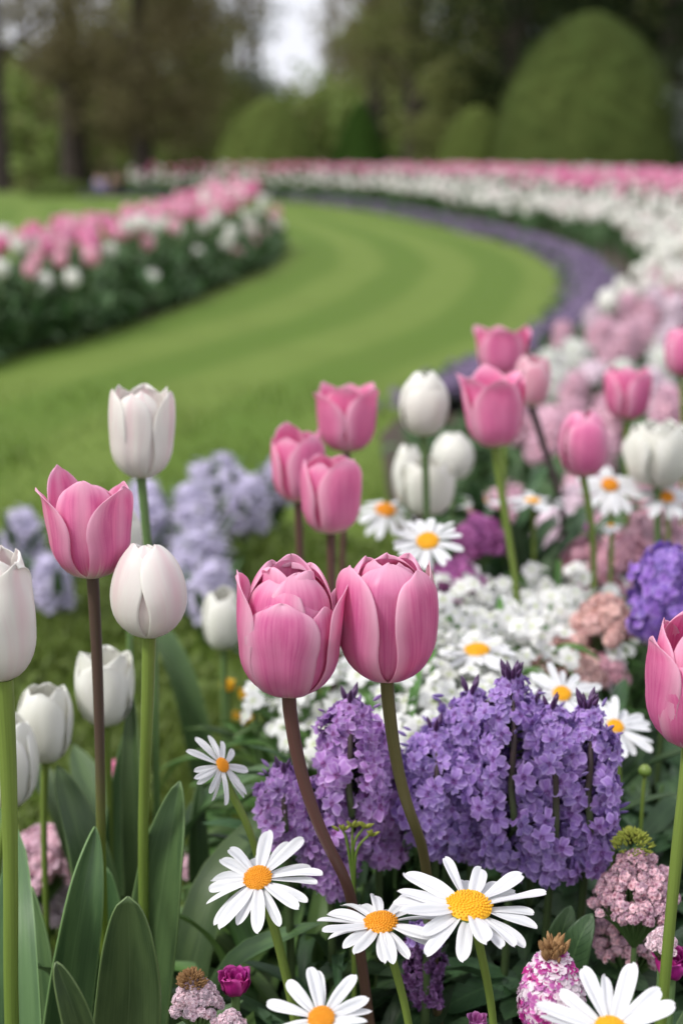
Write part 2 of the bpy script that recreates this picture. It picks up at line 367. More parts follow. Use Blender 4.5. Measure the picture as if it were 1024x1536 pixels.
TAKEN = []
def tulip(label, cx, yt, yb, wpx, d, petals, mat, stem_px, stem_mat_='green_stem', srad=.0036, tilt=(0, 0), leaves=2, res=(15, 20), thick=.0004, base=None, matfn=None):
    k = mpp(cx, (yt + yb) / 2, d); H = (yb - yt) * k; R = wpx * k / 2
    hb = at(*stem_px[0], d)       # stem/head joint
    pts = [hb] + [at(a[0], a[1], a[2] if len(a) > 2 else d) for a in stem_px[1:]]
    if base is None:
        a, b = (pts[-2], pts[-1]) if len(pts) > 1 else (None, None)
        if a is not None and b[2] > .02:
            dx = (b - a) / max(a[2] - b[2], .02); step = b[2] * .6
            base = np.array([b[0] + dx[0] * step * .6, b[1] + dx[1] * step * .6 + 0.0, 0])
        else: base = np.array([hb[0], hb[1] + .01, 0])
    else: base = np.array([*base, 0.])
    t = thing('tulip', label, 'tulip', tuple(base)); TAKEN.append(t)
    Rt = rotx(tilt[0]) @ roty(tilt[1])
    for i, pk in enumerate(petals):
        kw = dict(pk); m_ = kw.pop('mat', mat); phi = kw.pop('phi')
        pc = tulip_petal(R, H, phi, nu=res[0], nv=res[1], **kw)
        m = MB(); m.addm(pc, Rt); me = m.data('petal', m_)
        o = link('petal', me, t, Matrix.Translation(Vector(hb - base)))
        if thick: solid(o, thick)
    P = [np.zeros(3)] + [p - base for p in reversed(pts)]
    if P[1][2] < .03 and len(P) > 2: P.pop(1)
    link('stem', one(stem_tube(P, [srad * 1.15, srad * 1.05, srad, srad, srad * 1.25]), 'stem', stem_mat_), t)
    # receptacle is the swollen stem end; leaves from the base
    r_ = random.Random(int(cx * 3 + yt))
    for i in range(leaves):
        a = r_.uniform(0, 2 * PI); L = r_.uniform(.20, .30); out = np.array([math.cos(a), math.sin(a) * .8 + .25, 0])
        P = [np.array([0, 0, .0]), out * .03 + np.array([0, 0, L * .4]), out * .07 + np.array([0, 0, L * .8]), out * .14 + np.array([0, 0, L * .98])]
        link('leaf', one(tulip_leaf_piece(P, r_.uniform(.035, .05), -out + np.array([0, 0, .15]), .35, 7, 16, seed=i + int(cx)), 'leaf', 'tulip_leaf'), t)
    return t

# --- nearest pink pair
tulip('many-petalled pink tulip on a russet stem, left one of the touching pair in front', 435, 838, 1043, 150, .74, [
    dict(phi=PI, rf=.90, hf=.97, hw=1.0, top=.78, tip=-.25, notch=.04, seed=1),
    dict(phi=PI * .74, rf=.84, hf=.985, hw=.8, top=.8, tip=-.12, notch=.05, rip=.04, seed=2),
    dict(phi=-PI * .72, rf=.84, hf=1.0, hw=.8, top=.82, tip=-.2, notch=.04, rip=.05, seed=3),
    dict(phi=.42, rf=.80, hf=.985, hw=.80, top=.78, tip=-.30, notch=.03, rip=.03, seed=4),
    dict(phi=-.50, rf=.84, hf=.95, hw=.80, top=.80, tip=-.30, notch=.03, rip=.03, seed=5),
    dict(phi=.02, rf=.84, hf=.90, hw=.86, top=.80, tip=-.25, notch=.06, rip=.03, seed=11),
    dict(phi=.9, rf=.58, hf=1.0, hw=.75, top=.9, tip=-.1, notch=.05, rip=.09, seed=12), dict(phi=-.9, rf=.55, hf=1.02, hw=.75, top=.9, tip=-.1, notch=.05, rip=.10, seed=13), dict(phi=PI, rf=.5, hf=1.03, hw=.8, top=1., rip=.10, notch=.04, seed=14),
    dict(phi=-1.50, rf=1.02, hf=.95, hw=.84, top=.98, tip=.03, rip=.04, pointy=.1, seed=6),
    dict(phi=1.60, rf=1.02, hf=.90, hw=.85, top=1.08, tip=.06, rip=.03, pointy=.1, seed=7),
    dict(phi=.92, rf=.96, hf=.74, hw=.66, top=.9, rip=.02, pointy=.1, seed=9),
    dict(phi=-.14, rf=1.04, hf=.80, hw=.80, top=.84, tip=-.05, notch=.03, rip=.010, seed=8)],
    'pink_petal', [(433, 1040), (440, 1120), (466, 1210), (500, 1295), (530, 1360, .76)], 'russet_stem', .0033, res=(29, 40), tilt=(.0, .02), leaves=0)
tulip('smooth egg-shaped pink tulip on an olive stem, right one of the touching pair in front', 583, 828, 1020, 140, .75, [
    dict(phi=PI, rf=.88, hf=.985, hw=1.0, top=.74, tip=-.25, seed=21),
    dict(phi=PI * .70, rf=.86, hf=1.0, hw=.9, top=.76, tip=-.1, seed=22),
    dict(phi=-PI * .66, rf=.9, hf=.98, hw=.95, top=.78, tip=-.2, seed=23),
    dict(phi=.02, rf=.90, hf=1.0, hw=1.0, top=.92, tip=-.42, pw=3, rip=.015, seed=24),
    dict(phi=.5, rf=.6, hf=.99, hw=.8, top=.9, tip=-.2, rip=.06, seed=28), dict(phi=-.9, rf=.55, hf=1.0, hw=.8, top=.9, tip=-.2, rip=.06, seed=29),
    dict(phi=1.62, rf=1.0, hf=.965, hw=.60, top=.88, rip=.01, seed=27, mat='pale_pink_petal'),
    dict(phi=-.98, rf=1.03, hf=.975, hw=.86, top=.93, tip=-.06, rip=.02, curl=.02, pointy=.25, skew=-.10, seed=25),
    dict(phi=.86, rf=1.04, hf=.95, hw=.80, top=.88, tip=-.12, rip=.015, curl=.02, seed=26)],
    'pink_petal', [(580, 1018), (584, 1085), (596, 1160), (618, 1240), (640, 1310, .78)], 'olive_stem', .0031, res=(29, 40), tilt=(.0, 0), leaves=0)
tulip('pink tulip cut off by the right edge of the photo, beside the purple flowers', 1030, 905, 1120, 140, .72, [
    dict(phi=PI, rf=.9, hf=.95, hw=1., top=.8, seed=31), dict(phi=PI * .66, rf=.9, hf=.95, hw=1., top=.8, seed=32),
    dict(phi=-PI * .6, rf=.9, hf=.9, hw=1., top=.9, seed=33), dict(phi=.1, rf=.88, hf=1., hw=.9, top=.7, seed=34),
    dict(phi=-1.35, rf=1.02, hf=.82, hw=.85, top=1.0, tip=.1, pointy=.2, seed=35), dict(phi=1.2, rf=1., hf=.9, hw=.9, top=.9, seed=37),
    dict(phi=-.25, rf=1.02, hf=.70, hw=.9, top=.82, pointy=.1, seed=36)],
    'pink_petal', [(1032, 1117), (1026, 1200), (1012, 1300)], 'green_stem', .0033, res=(23, 30), tilt=(0, .05))
tulip('open pink tulip with pointed petals spread apart, on a dark stem at left', 138, 703, 865, 118, .82, [
    dict(phi=PI, rf=.88, hf=.80, hw=.95, top=.95, seed=41), dict(phi=PI * .70, rf=.92, hf=.86, hw=.85, top=1.1, pointy=.5, seed=42),
    dict(phi=-PI * .68, rf=.92, hf=1.02, hw=.75, top=1.12, pointy=.6, seed=43),
    dict(phi=.0, rf=.9, hf=.985, hw=.86, top=.78, notch=.02, rip=.03, seed=44),
    dict(phi=-1.15, rf=1.03, hf=.90, hw=.80, top=1.12, tip=.16, pointy=.7, curl=-.06, seed=45),
    dict(phi=.98, rf=1.03, hf=.93, hw=.88, top=1.06, tip=.1, pointy=.55, curl=-.06, seed=46)],
    'pink_petal_bold', [(139, 864), (145, 960), (150, 1120), (152, 1270), (156, 1400, .84)], 'brown_top_stem', .0031, res=(25, 34), tilt=(.02, 0))
tulip('crumpled white tulip with a torn rim at the left edge, on a thick green stem', 25, 822, 1022, 102, .72, [
    dict(phi=PI, rf=.9, hf=1, hw=1., top=.75, rip=.06, seed=51), dict(phi=PI * .66, rf=.9, hf=1.0, hw=1., top=.7, rip=.07, seed=52),
    dict(phi=-PI * .66, rf=.9, hf=.98, hw=1., top=.7, rip=.06, seed=53), dict(phi=.2, rf=.9, hf=.99, hw=.9, top=.68, rip=.10, notch=.05, seed=54),
    dict(phi=-.9, rf=1., hf=1., hw=.95, top=.72, rip=.07, tip=.08, notch=.04, seed=55), dict(phi=.95, rf=1.02, hf=.96, hw=.98, top=.66, rip=.08, tip=.14, notch=.03, seed=56)],
    'blush_petal', [(6, 1018), (13, 1150), (17, 1350), (18, 1536)], 'green_stem', .0043, res=(27, 36))
tulip('tall blush-white tulip with ribbed closed petals, highest flower at left', 209, 580, 718, 92, 1.0, [
    dict(phi=PI, rf=.9, hf=1, hw=1., top=.85, seed=61), dict(phi=PI * .6, rf=.9, hf=1.0, hw=.9, top=.9, seed=62),
    dict(phi=-PI * .6, rf=.92, hf=1.0, hw=.9, top=.9, seed=63), dict(phi=.12, rf=.94, hf=.99, hw=.7, top=.9, tip=-.2, seed=64),
    dict(phi=-1.1, rf=1.0, hf=.99, hw=.75, top=.98, seed=65), dict(phi=1.2, rf=1.04, hf=.99, hw=.70, top=1.0, curl=-.05, seed=66),
    dict(phi=-.25, rf=1.0, hf=.97, hw=.72, top=.94, tip=-.15, seed=67)],
    'blush_petal', [(212, 716), (220, 800), (232, 960), (234, 1150)], 'bluegreen_stem', .0028, res=(21, 28), tilt=(0, .04))
tulip('egg-shaped blush-white tulip, tightly closed, on a yellow-green stem', 232, 808, 955, 110, .80, [
    dict(phi=PI, rf=.9, hf=.95, hw=1., top=.40, tip=-.2, seed=71), dict(phi=PI * .6, rf=.9, hf=.96, hw=1.0, top=.40, tip=-.15, seed=72),
    dict(phi=-PI * .6, rf=.9, hf=.97, hw=1., top=.45, seed=73), dict(phi=.0, rf=.955, hf=.99, hw=.8, top=.44, tip=-.12, pw=1.6, rip=.012, seed=74),
    dict(phi=-1.0, rf=.99, hf=1., hw=.95, top=.44, tip=-.10, pw=1.6, rip=.018, pointy=.15, seed=75), dict(phi=.98, rf=1.05, hf=.99, hw=.95, top=.46, tip=-.10, pw=1.6, rip=.018, pointy=.15, seed=76)],
    'blush_petal', [(224, 953), (221, 1080), (215, 1290, .82)], 'green_stem', .0034, res=(23, 30))
tulip('white tulip mostly hidden behind the open pink tulip at left', 188, 758, 850, 50, 1.05, closed6(.6, 8), 'white_petal', [(190, 850), (196, 1000), (190, 1200)], 'bluegreen_stem', .0024, res=(11, 14))
tulip('small blurred white tulip on a thin stem, just left of the touching pink pair', 327, 882, 975, 62, 1.28, closed6(.72, 9, notch=.04), 'white_petal', [(336, 974), (336, 1100)], 'bluegreen_stem', .0024, res=(11, 14), leaves=1)
tulip('blurred white tulip with a jagged rim behind the dark stem of the open pink tulip', 156, 970, 1090, 84, 1.0, closed6(.86, 10, notch=.05, tip=.05, rip=.04), 'white_petal', [(160, 1087), (166, 1250)], 'green_stem', .0026, res=(15, 18), leaves=1)
tulip('white tulip low at left on a slim stem, between two other white tulips', 75, 1020, 1143, 80, .97, closed6(.76, 12, notch=.05, rip=.04), 'white_petal', [(68, 1142), (66, 1230), (70, 1370)], 'green_stem', .0024, res=(15, 18), leaves=1, tilt=(0, .05))
tulip('lowest white tulip at the left edge, partly behind the thick green stem', 18, 1072, 1212, 86, .92, closed6(.7, 13, notch=.03), 'white_petal', [(14, 1208), (-4, 1330)], 'green_stem', .0026, res=(15, 18), leaves=1, tilt=(0, .05))
# --- middle tulips
P6 = closed6
tulip('pink tulip with squared top, leftmost of the three grouped pink tulips in the middle', 440, 645, 755, 76, 1.22, P6(1.0, 14, rip=.03, phi0=.6, jit=.09), 'rose_petal', [(447, 753), (450, 840), (452, 1000)], 'russet_stem', .0030, res=(13, 16), leaves=1)
tulip('pink tulip at the front of the three grouped pink tulips in the middle', 500, 677, 802, 88, 1.12, P6(.94, 15, rip=.03, phi0=.5, jit=.08), 'rose_petal', [(496, 800), (497, 860), (500, 1000)], 'russet_stem', .0030, res=(13, 16), leaves=1)
tulip('pink tulip with flared petal tips, highest of the three grouped pink tulips in the middle', 520, 575, 680, 84, 1.3, P6(1.08, 16, rip=.03, phi0=1., tip=.12, pointy=.4, jit=.1), 'rose_petal', [(520, 678), (515, 800), (512, 900)], 'russet_stem', .0028, res=(13, 16), leaves=1)
tulip('tall white tulip, closed and pointed, highest white tulip in the middle', 635, 557, 655, 72, 1.35, P6(.55, 17, pointy=.2), 'white_petal', [(635, 654), (638, 700), (640, 850)], 'bluegreen_stem', .0030, res=(13, 16), leaves=2)
tulip('small rounded white tulip under the wide-open pink tulip', 678, 648, 722, 62, 1.55, P6(.5, 18), 'white_petal', [(678, 720), (680, 900)], 'bluegreen_stem', .0028, res=(11, 14), leaves=1)
tulip('narrow white tulip partly hidden by a wider white tulip in the middle', 612, 668, 760, 48, 1.5, P6(.6, 19), 'white_petal', [(612, 758), (614, 900)], 'bluegreen_stem', .0026, res=(11, 14), leaves=1)
tulip('broad white tulip with a flat jagged top, just above the daisy in the middle', 640, 690, 775, 78, 1.4, P6(.9, 20, notch=.04, rip=.04), 'white_petal', [(640, 773), (642, 900)], 'bluegreen_stem', .0028, res=(11, 14), leaves=2)
tulip('wide-open pink tulip with flared pointed petals, right of the white tulips', 725, 563, 673, 84, 1.28, P6(1.12, 24, tip=.18, pointy=.6, jit=.1, rip=.03, phi0=.2), 'rose_petal', [(742, 671), (752, 740), (766, 830), (775, 900)], 'green_stem', .0032, res=(13, 16), leaves=3, tilt=(0, -.05))
tulip('flared pink tulip standing highest at the end of the purple edging', 752, 490, 568, 72, 1.65, P6(1.1, 25, tip=.15, pointy=.5, jit=.08), 'rose_petal', [(752, 567), (756, 700)], 'green_stem', .003, res=(11, 14), leaves=1)
tulip('pale pink tulip, half-hidden, on a long leaning dark stem', 788, 535, 612, 52, 1.55, P6(.8, 26), 'pale_pink_petal', [(797, 610), (812, 660), (835, 735), (846, 800)], 'dark_stem', .0034, res=(11, 14), leaves=1)
tulip('closed deep pink egg-shaped tulip above the white daisies at right', 866, 615, 717, 72, 1.35, P6(.62, 27, phi0=.1), 'rose_petal', [(874, 716), (884, 770), (890, 850)], 'green_stem', .003, res=(13, 16), leaves=2, tilt=(0, -.03))
tulip('pink tulip with a dented top beside the big white tulip at right', 934, 545, 632, 66, 1.6, P6(1.04, 28, notch=.06, rip=.06, phi0=.8, jit=.1), 'rose_petal', [(938, 631), (940, 760)], 'green_stem', .003, res=(11, 14), leaves=1)
tulip('deep pink tulip cut off by the right edge of the photo, above the white tulip', 1024, 490, 567, 54, 1.7, P6(.8, 29), 'rose_petal', [(1022, 566), (1024, 700)], 'green_stem', .003, res=(11, 14), leaves=1)
pet = []
for k in range(11):
    pet.append(dict(phi=k * 2.4, rf=.62 + .04 * k, hf=.98 - .01 * k, hw=.62, top=.86, notch=.03, rip=.05, seed=300 + k))
tulip('big double white tulip packed with petals at the right', 990, 628, 732, 100, 1.45, pet, 'white_petal', [(985, 730), (985, 900)], 'bluegreen_stem', .0034, res=(11, 14), leaves=1)

# --- large bare leaves of the nearest tulips (parts of those tulips)
def near_leaf(idx, pts, W, face, fold=.3, tipw=.8, twist=0., wpk=.35, seed=0):
    t = TAKEN[idx]; b = np.array(t.location)
    P = [at(*p) - b for p in pts]
    o = link('leaf', one(tulip_leaf_piece(P, W, face, fold, 15, 40, seed, wpk, twist, tipw), 'leaf', 'tulip_leaf'), t)
    solid(o, .0012)
near_leaf(3, [(176, 1800, .74), (185, 1640, .72), (195, 1480, .70), (192, 1345, .69)], .037, (.05, -1, .3), .28, .72, seed=3)
near_leaf(6, [(190, 1800, .86), (215, 1560, .84), (245, 1330, .82), (270, 1172, .83)], .044, (-.45, -1, .2), .4, .95, seed=4)
near_leaf(3, [(60, 1820, .80), (85, 1600, .79), (118, 1380, .78), (143, 1240, .80)], .034, (.55, -1, .25), .5, 1.0, seed=5)
near_leaf(4, [(170, 1760, .66), (140, 1620, .655), (112, 1520, .65), (84, 1443, .65)], .017, (.3, -1, .5), .5, .8, seed=6)
near_leaf(10, [(150, 1620, .95), (160, 1450, .93), (130, 1270, .93), (86, 1148, .96)], .034, (.35, -1, .3), .35, .9, seed=7)
near_leaf(4, [(70, 1800, .83), (72, 1640, .83), (62, 1460, .84), (48, 1330, .86)], .034, (-.3, -1, .2), .45, 1.05, seed=8)
near_leaf(3, [(150, 1800, .86), (158, 1620, .86), (162, 1450, .87), (158, 1300, .88)], .032, (.2, -1, .25), .3, .8, seed=9)
near_leaf(5, [(222, 1600, 1.0), (212, 1400, .98), (202, 1200, .98), (198, 1040, 1.0)], .021, (-.3, -1, .2), .5, .8, seed=10)
near_leaf(5, [(330, 1620, 1.02), (310, 1420, 1.0), (296, 1270, 1.0), (300, 1160, 1.02)], .022, (.4, -1, .2), .45, 1.05, seed=11)
near_leaf(9, [(166, 1560, 1.0), (162, 1400, 1.0), (170, 1240, 1.0), (186, 1100, 1.02)], .020, (.4, -1, .2), .45, 1.05, seed=12)
near_leaf(11, [(20, 1800, .9), (10, 1600, .9), (-6, 1420, .9), (-22, 1280, .9)], .034, (.2, -1, .2), .45, 1.05, seed=13)
near_leaf(8, [(470, 1300, 1.25), (440, 1150, 1.22), (400, 1070, 1.2), (362, 1052, 1.2)], .014, (-.2, -.6, .8), .4, .9, seed=14)
near_leaf(8, [(480, 1240, 1.3), (450, 1120, 1.28), (425, 1060, 1.28), (405, 1010, 1.28)], .014, (-.4, -1, .5), .4, .9, seed=15)

# ------------------------------------------------------------------ daisies
def ray_petal(L, W, droop, cup=.15, seed=0, nu=9, nv=18, up=.0):
    r_ = np.random.default_rng(seed); ph = r_.uniform(0, 6, 4); V = []; U = []
    for j in range(nv):
        v = 1 - (1 - j / (nv - 1)) ** 1.45
        s = (.34 + .66 * math.sin(min(v / .60, 1) * PI / 2)) * (1 if v < .72 else max(0, 1 - ((v - .72) / .28) ** 2.1) ** .5)
        h = W / 2 * s + .0002
        for i in range(nu):
            u = -1 + 2 * i / (nu - 1)
            z = up * v * L - droop * L * v ** 2 + h * cup * (u * u) * 1.5 - .075 * W * math.cos(u * 2 * PI) * math.sin(PI * v) ** .6 + .04 * W * math.sin(v * 6 + ph[0]) + .10 * W * u * math.sin(v * 4 + ph[1])
            x = v * L - .022 * L * math.exp(-(u / .3) ** 2) * v ** 12
            V.append((x, u * h + .04 * L * math.sin(ph[2]) * v * v, z)); U.append((u, v, (seed * .31) % 1))
    return np.array(V), gridq(nu, nv), np.array(U)
def disc_piece(R, Hh, bumps=170, raised=.055):
    m = MB(); V = []; U = []; nu, nv = 24, 9
    for j in range(nv):
        a = j / (nv - 1) * PI / 2
        for i in range(nu):
            t = 2 * PI * i / nu; rr = R * math.cos(a); z = Hh * math.sin(a) - Hh * .18 * math.exp(-(rr / (R * .35)) ** 2)
            V.append((rr * math.cos(t), rr * math.sin(t), z)); U.append((0, a, .5))
    m.add(V, gridq(nu, nv, True), U)
    # florets of the disc: little blunt cones in a sunflower spiral
    cone = []
    for j, (rr, z) in enumerate(((1, 0), (.95, .9), (.55, 1.35), (.05, 1.2))):
        for i in range(6):
            t = i * PI / 3; cone.append((rr * math.cos(t), rr * math.sin(t), z))
    cone = (np.array(cone), gridq(6, 4, True), np.tile((0, .5, .5), (24, 1)))
    for k in range(bumps):
        f = math.sqrt((k + .5) / bumps); t = k * 2.39996; rr = R * f
        z = Hh * math.sqrt(max(0, 1 - f * f * .96)) - Hh * .18 * math.exp(-(rr / (R * .35)) ** 2)
        nr = np.array([f * math.cos(t) * .9, f * math.sin(t) * .9, .75])
        m.addm(cone, frame(nr), (rr * math.cos(t), rr * math.sin(t), z), R * raised * random.uniform(.75, 1.25))
    return m.piece()
disc_me = one(disc_piece(1, .42), 'flower_centre', 'disc'); disc_me2 = one(disc_piece(1, .5, 150, .065), 'flower_centre', 'disc_orange')
def cup_piece():
    V = []; U = []
    for j, (r, z) in enumerate(((.12, -.55), (.5, -.45), (.95, -.2), (1.15, .05), (.9, .1))):
        for i in range(14): t = 2 * PI * i / 14; V.append((r * math.cos(t), r * math.sin(t), z)); U.append((math.cos(t), j / 4, .5))
    return np.array(V), gridq(14, 5, True), np.array(U)
cup_me = one(cup_piece(), 'calyx', 'green_stem')
def daisy(label, cx, cy, wpx, d, nrm, n=16, droop=.12, cup=.15, wf=.20, stem_px=(), spin=0., centre=.17, seed=0, orange=False, hi=True, up=.05, smat='green_stem', srad=.0024, jit=.12, layers=2, missing=()):
    k = mpp(cx, cy, d); Rr = wpx * k / 2; c = at(cx, cy, d); rd = random.Random(seed)
    pts = [at(p[0], p[1], p[2] if len(p) > 2 else d) for p in stem_px]
    if len(pts) > 1:
        a, b = pts[-2], pts[-1]; dx = (b - a) / max(a[2] - b[2], .02); base = np.array([b[0] + dx[0] * b[2] * .5, b[1] + dx[1] * b[2] * .5 + .0, 0])
    else: base = np.array([c[0] - nrm[0] * .05, c[1] - nrm[1] * .03, 0])
    t = thing('daisy', label, 'daisy', tuple(base))
    nr = np.array(nrm, float); nr /= np.linalg.norm(nr); Rn = frame(nr, spin); cl = c - base
    meshes = [one(ray_petal(1, wf * rd.uniform(.85, 1.15), droop * rd.uniform(.3, 1.6), cup, seed * 13 + q, 9 if hi else 5, 18 if hi else 9, up * rd.uniform(.3, 1.8)), 'petal', 'daisy_petal') for q in range(7 if hi else 4)]
    for i in range(n):
        if i in missing: continue
        a = 2 * PI * i / n + rd.uniform(-jit, jit); ly = i % layers
        L = Rr * (1 - .10 * ly) * rd.uniform(.84, 1.05)
        R_ = Rn @ rotz(a) @ roty(rd.uniform(-.12, .13) + (.25 if rd.random() < .12 else 0) + .10 * ly) @ rotx(rd.uniform(-.3, .3))
        pos = cl + (Rn @ np.array([math.cos(a), math.sin(a), 0])) * Rr * centre * .7 + nr * (-Rr * .025 * ly)
        link('petal', meshes[rd.randrange(len(meshes))], t, M4(R_, pos, L * (1 - centre * .7)))
    link('flower_centre', disc_me2 if orange else disc_me, t, M4(Rn, cl, Rr * centre * 1.45))
    link('calyx', cup_me, t, M4(Rn, cl - nr * Rr * .03, Rr * centre * 1.25))
    top = cl - nr * Rr * centre * .55
    P = [np.zeros(3)] + [p - base for p in reversed(pts)] + [top]
    link('stem', one(stem_tube(P, [srad * 1.1, srad, srad, srad * .9, srad * 1.1], 10), 'stem', smat), t)
    return t
daisy('white daisy with long slim petals and orange centre, left of the folded daisy', 387, 1318, 196, .74, (-.13, -.36, .92), 19, .08, .25, .24, [(414, 1402), (428, 1470), (442, 1540)], .1, .15, 3, True, jit=.10)
daisy('broad white daisy with a round yellow centre, largest open flower low in the middle', 703, 1361, 238, .70, (.05, -.10, 1), 22, .06, .25, .26, [(716, 1400), (728, 1470), (740, 1540)], .2, .20, 5, up=.12)
daisy('white daisy with folded front petals over its orange centre, left of the broadest daisy', 571, 1386, 196, .71, (-.06, -.02, 1), 19, .22, .25, .27, [(584, 1418), (598, 1480), (614, 1545)], .3, .18, 7, True, up=.14)
daisy('out-of-focus white daisy cut off by the bottom edge below the folded daisy', 482, 1528, 172, .62, (-.1, -.30, .93), 14, .02, .2, .27, [(486, 1600)], .1, .16, 9, True, up=.2, jit=.2)
daisy('out-of-focus white daisy cut off by the bottom edge in the right corner', 915, 1548, 236, .60, (0, -.22, .95), 16, .02, .25, .25, [(918, 1640)], .35, .16, 10, up=.22, jit=.15)
daisy('small white daisy turned away to the upper right, on a thin leaning stem at left', 333, 1148, 124, .80, (.68, -.34, .60), 21, .10, .2, .22, [(342, 1180), (358, 1220), (384, 1275)], .1, .13, 11, True, up=-.05)
daisy('white daisy partly hidden behind the tips of the big purple flowers', 842, 1041, 128, 1.0, (0, -.5, .86), 16, .1, .2, .26, [(845, 1150)], .2, .15, 13)
daisy('white daisy facing the viewer to the right of the big purple flowers', 922, 1090, 130, .98, (.16, -.45, .86), 18, .08, .2, .25, [(925, 1200)], .1, .14, 14)
daisy('many-petalled white daisy with a yellow centre beside the broad white tulip', 641, 812, 116, 1.12, (-.1, -.5, .85), 20, .1, .2, .24, [(648, 950)], .1, .2, 15)
daisy('blurred white daisy with drooping petals under the small white tulips', 578, 766, 106, 1.5, (.1, -.35, .93), 14, .45, .2, .32, [(580, 900)], .1, .2, 16, True, hi=False)
daisy('blurred white daisy with an orange-yellow centre, below the closed deep pink tulip', 914, 728, 112, 1.45, (.05, -.55, .83), 13, .12, .2, .33, [(916, 860)], .1, .16, 17, True, hi=False)
daisy('blurred white daisy next to the right edge of the photo below the big white tulip', 999, 746, 100, 1.45, (.1, -.5, .86), 13, .1, .2, .33, [(1000, 860)], .3, .16, 18, True, hi=False)
daisy('flat white daisy seen edge-on, left one of the row behind the leaning stem', 798, 752, 104, 1.5, (0, .0, 1), 18, .05, .2, .3, [(800, 860)], .1, .16, 19, hi=False)
daisy('flat white daisy seen edge-on, between the daisy row and the deep pink tulip', 722, 752, 84, 1.55, (0, .05, 1), 16, .05, .2, .3, [(724, 860)], .1, .16, 20, hi=False)
daisy('low white daisy with only its yellow centre standing clear of the small white flowers', 715, 976, 118, 1.08, (-.05, -.1, 1), 15, .1, .2, .3, [(716, 1100)], .1, .22, 21)
daisy('small white daisy bud half-open under the row of blurred daisies', 915, 788, 36, 1.35, (0, -.1, 1), 12, .5, .2, .4, [(915, 860)], .1, .2, 22, hi=False)

# ------------------------------------------------------------------ florets
def floret(np_=5, wid=.62, notch=.22, droop=.15, cup=.25, nu=5, nv=5, tube_=.35, seed=0, pt=0.):
    m = MB(); r_ = random.Random(seed)
    for k in range(np_):
        V = []; U = []; ww = wid * r_.uniform(.75, 1.15); dr = droop * r_.uniform(-.9, 2.6); cu = cup * r_.uniform(-.6, 2.0); tw = r_.uniform(-.6, .6); rn = r_.random()
        for j in range(nv):
            v = j / (nv - 1); s = math.sin((.12 + .88 * v) ** (.8) * PI * (.63 + .35 * pt)) ** .8
            for i in range(nu):
                u = -1 + 2 * i / (nu - 1); x = .06 + .94 * v - notch * v ** 4 * math.exp(-(u / .35) ** 2) - .16 * v * v * u * u * (1 + pt)
                V.append((x, u * s * ww * .5 * 1.02, cu * s * ww * u * u * .5 - dr * v * v + tw * u * v * .2 + .04 * math.sin(5 * v + 7 * u * tw) + .05)); U.append((u, v, rn))
        m.addm((np.array(V), gridq(nu, nv), np.array(U)), rotz(k * 2 * PI / np_ + r_.uniform(-.12, .12)))
    if tube_: m.addm(tube([(0, 0, -tube_), (0, 0, 0), (0, 0, .06)], [.07, .09, .13], 5, 4))
    return m.piece()
def bud(seed=0):   # narrow pointed bud
    V = []; U = []; rr = (.04, .16, .2, .15, .05, .005); zz = (0, .2, .5, .8, 1.05, 1.15)
    for j in range(6):
        for i in range(6): t = i * PI / 3; V.append((rr[j] * math.cos(t), rr[j] * math.sin(t), zz[j])); U.append((math.cos(t), .2 + j * .1, (seed * .3) % 1))
    return np.array(V), gridq(6, 6, True), np.array(U)
FL5 = [floret(5, .78, .2, .22, .3, 6, 6, .5, s) for s in range(5)]
FL5L = [floret(5, .8, .15, .2, .3, 3, 3, 0, s) for s in range(4)]
FL6 = [floret(6, .42, 0, .5, .3, 3, 4, 0, s, 1) for s in range(4)]      # hyacinth star
FL4 = [floret(4, .95, .12, .12, .35, 5, 5, .4, s) for s in range(5)]
TINY = [floret(5, .8, 0, .1, .4, 3, 3, 0, s) for s in range(3)]

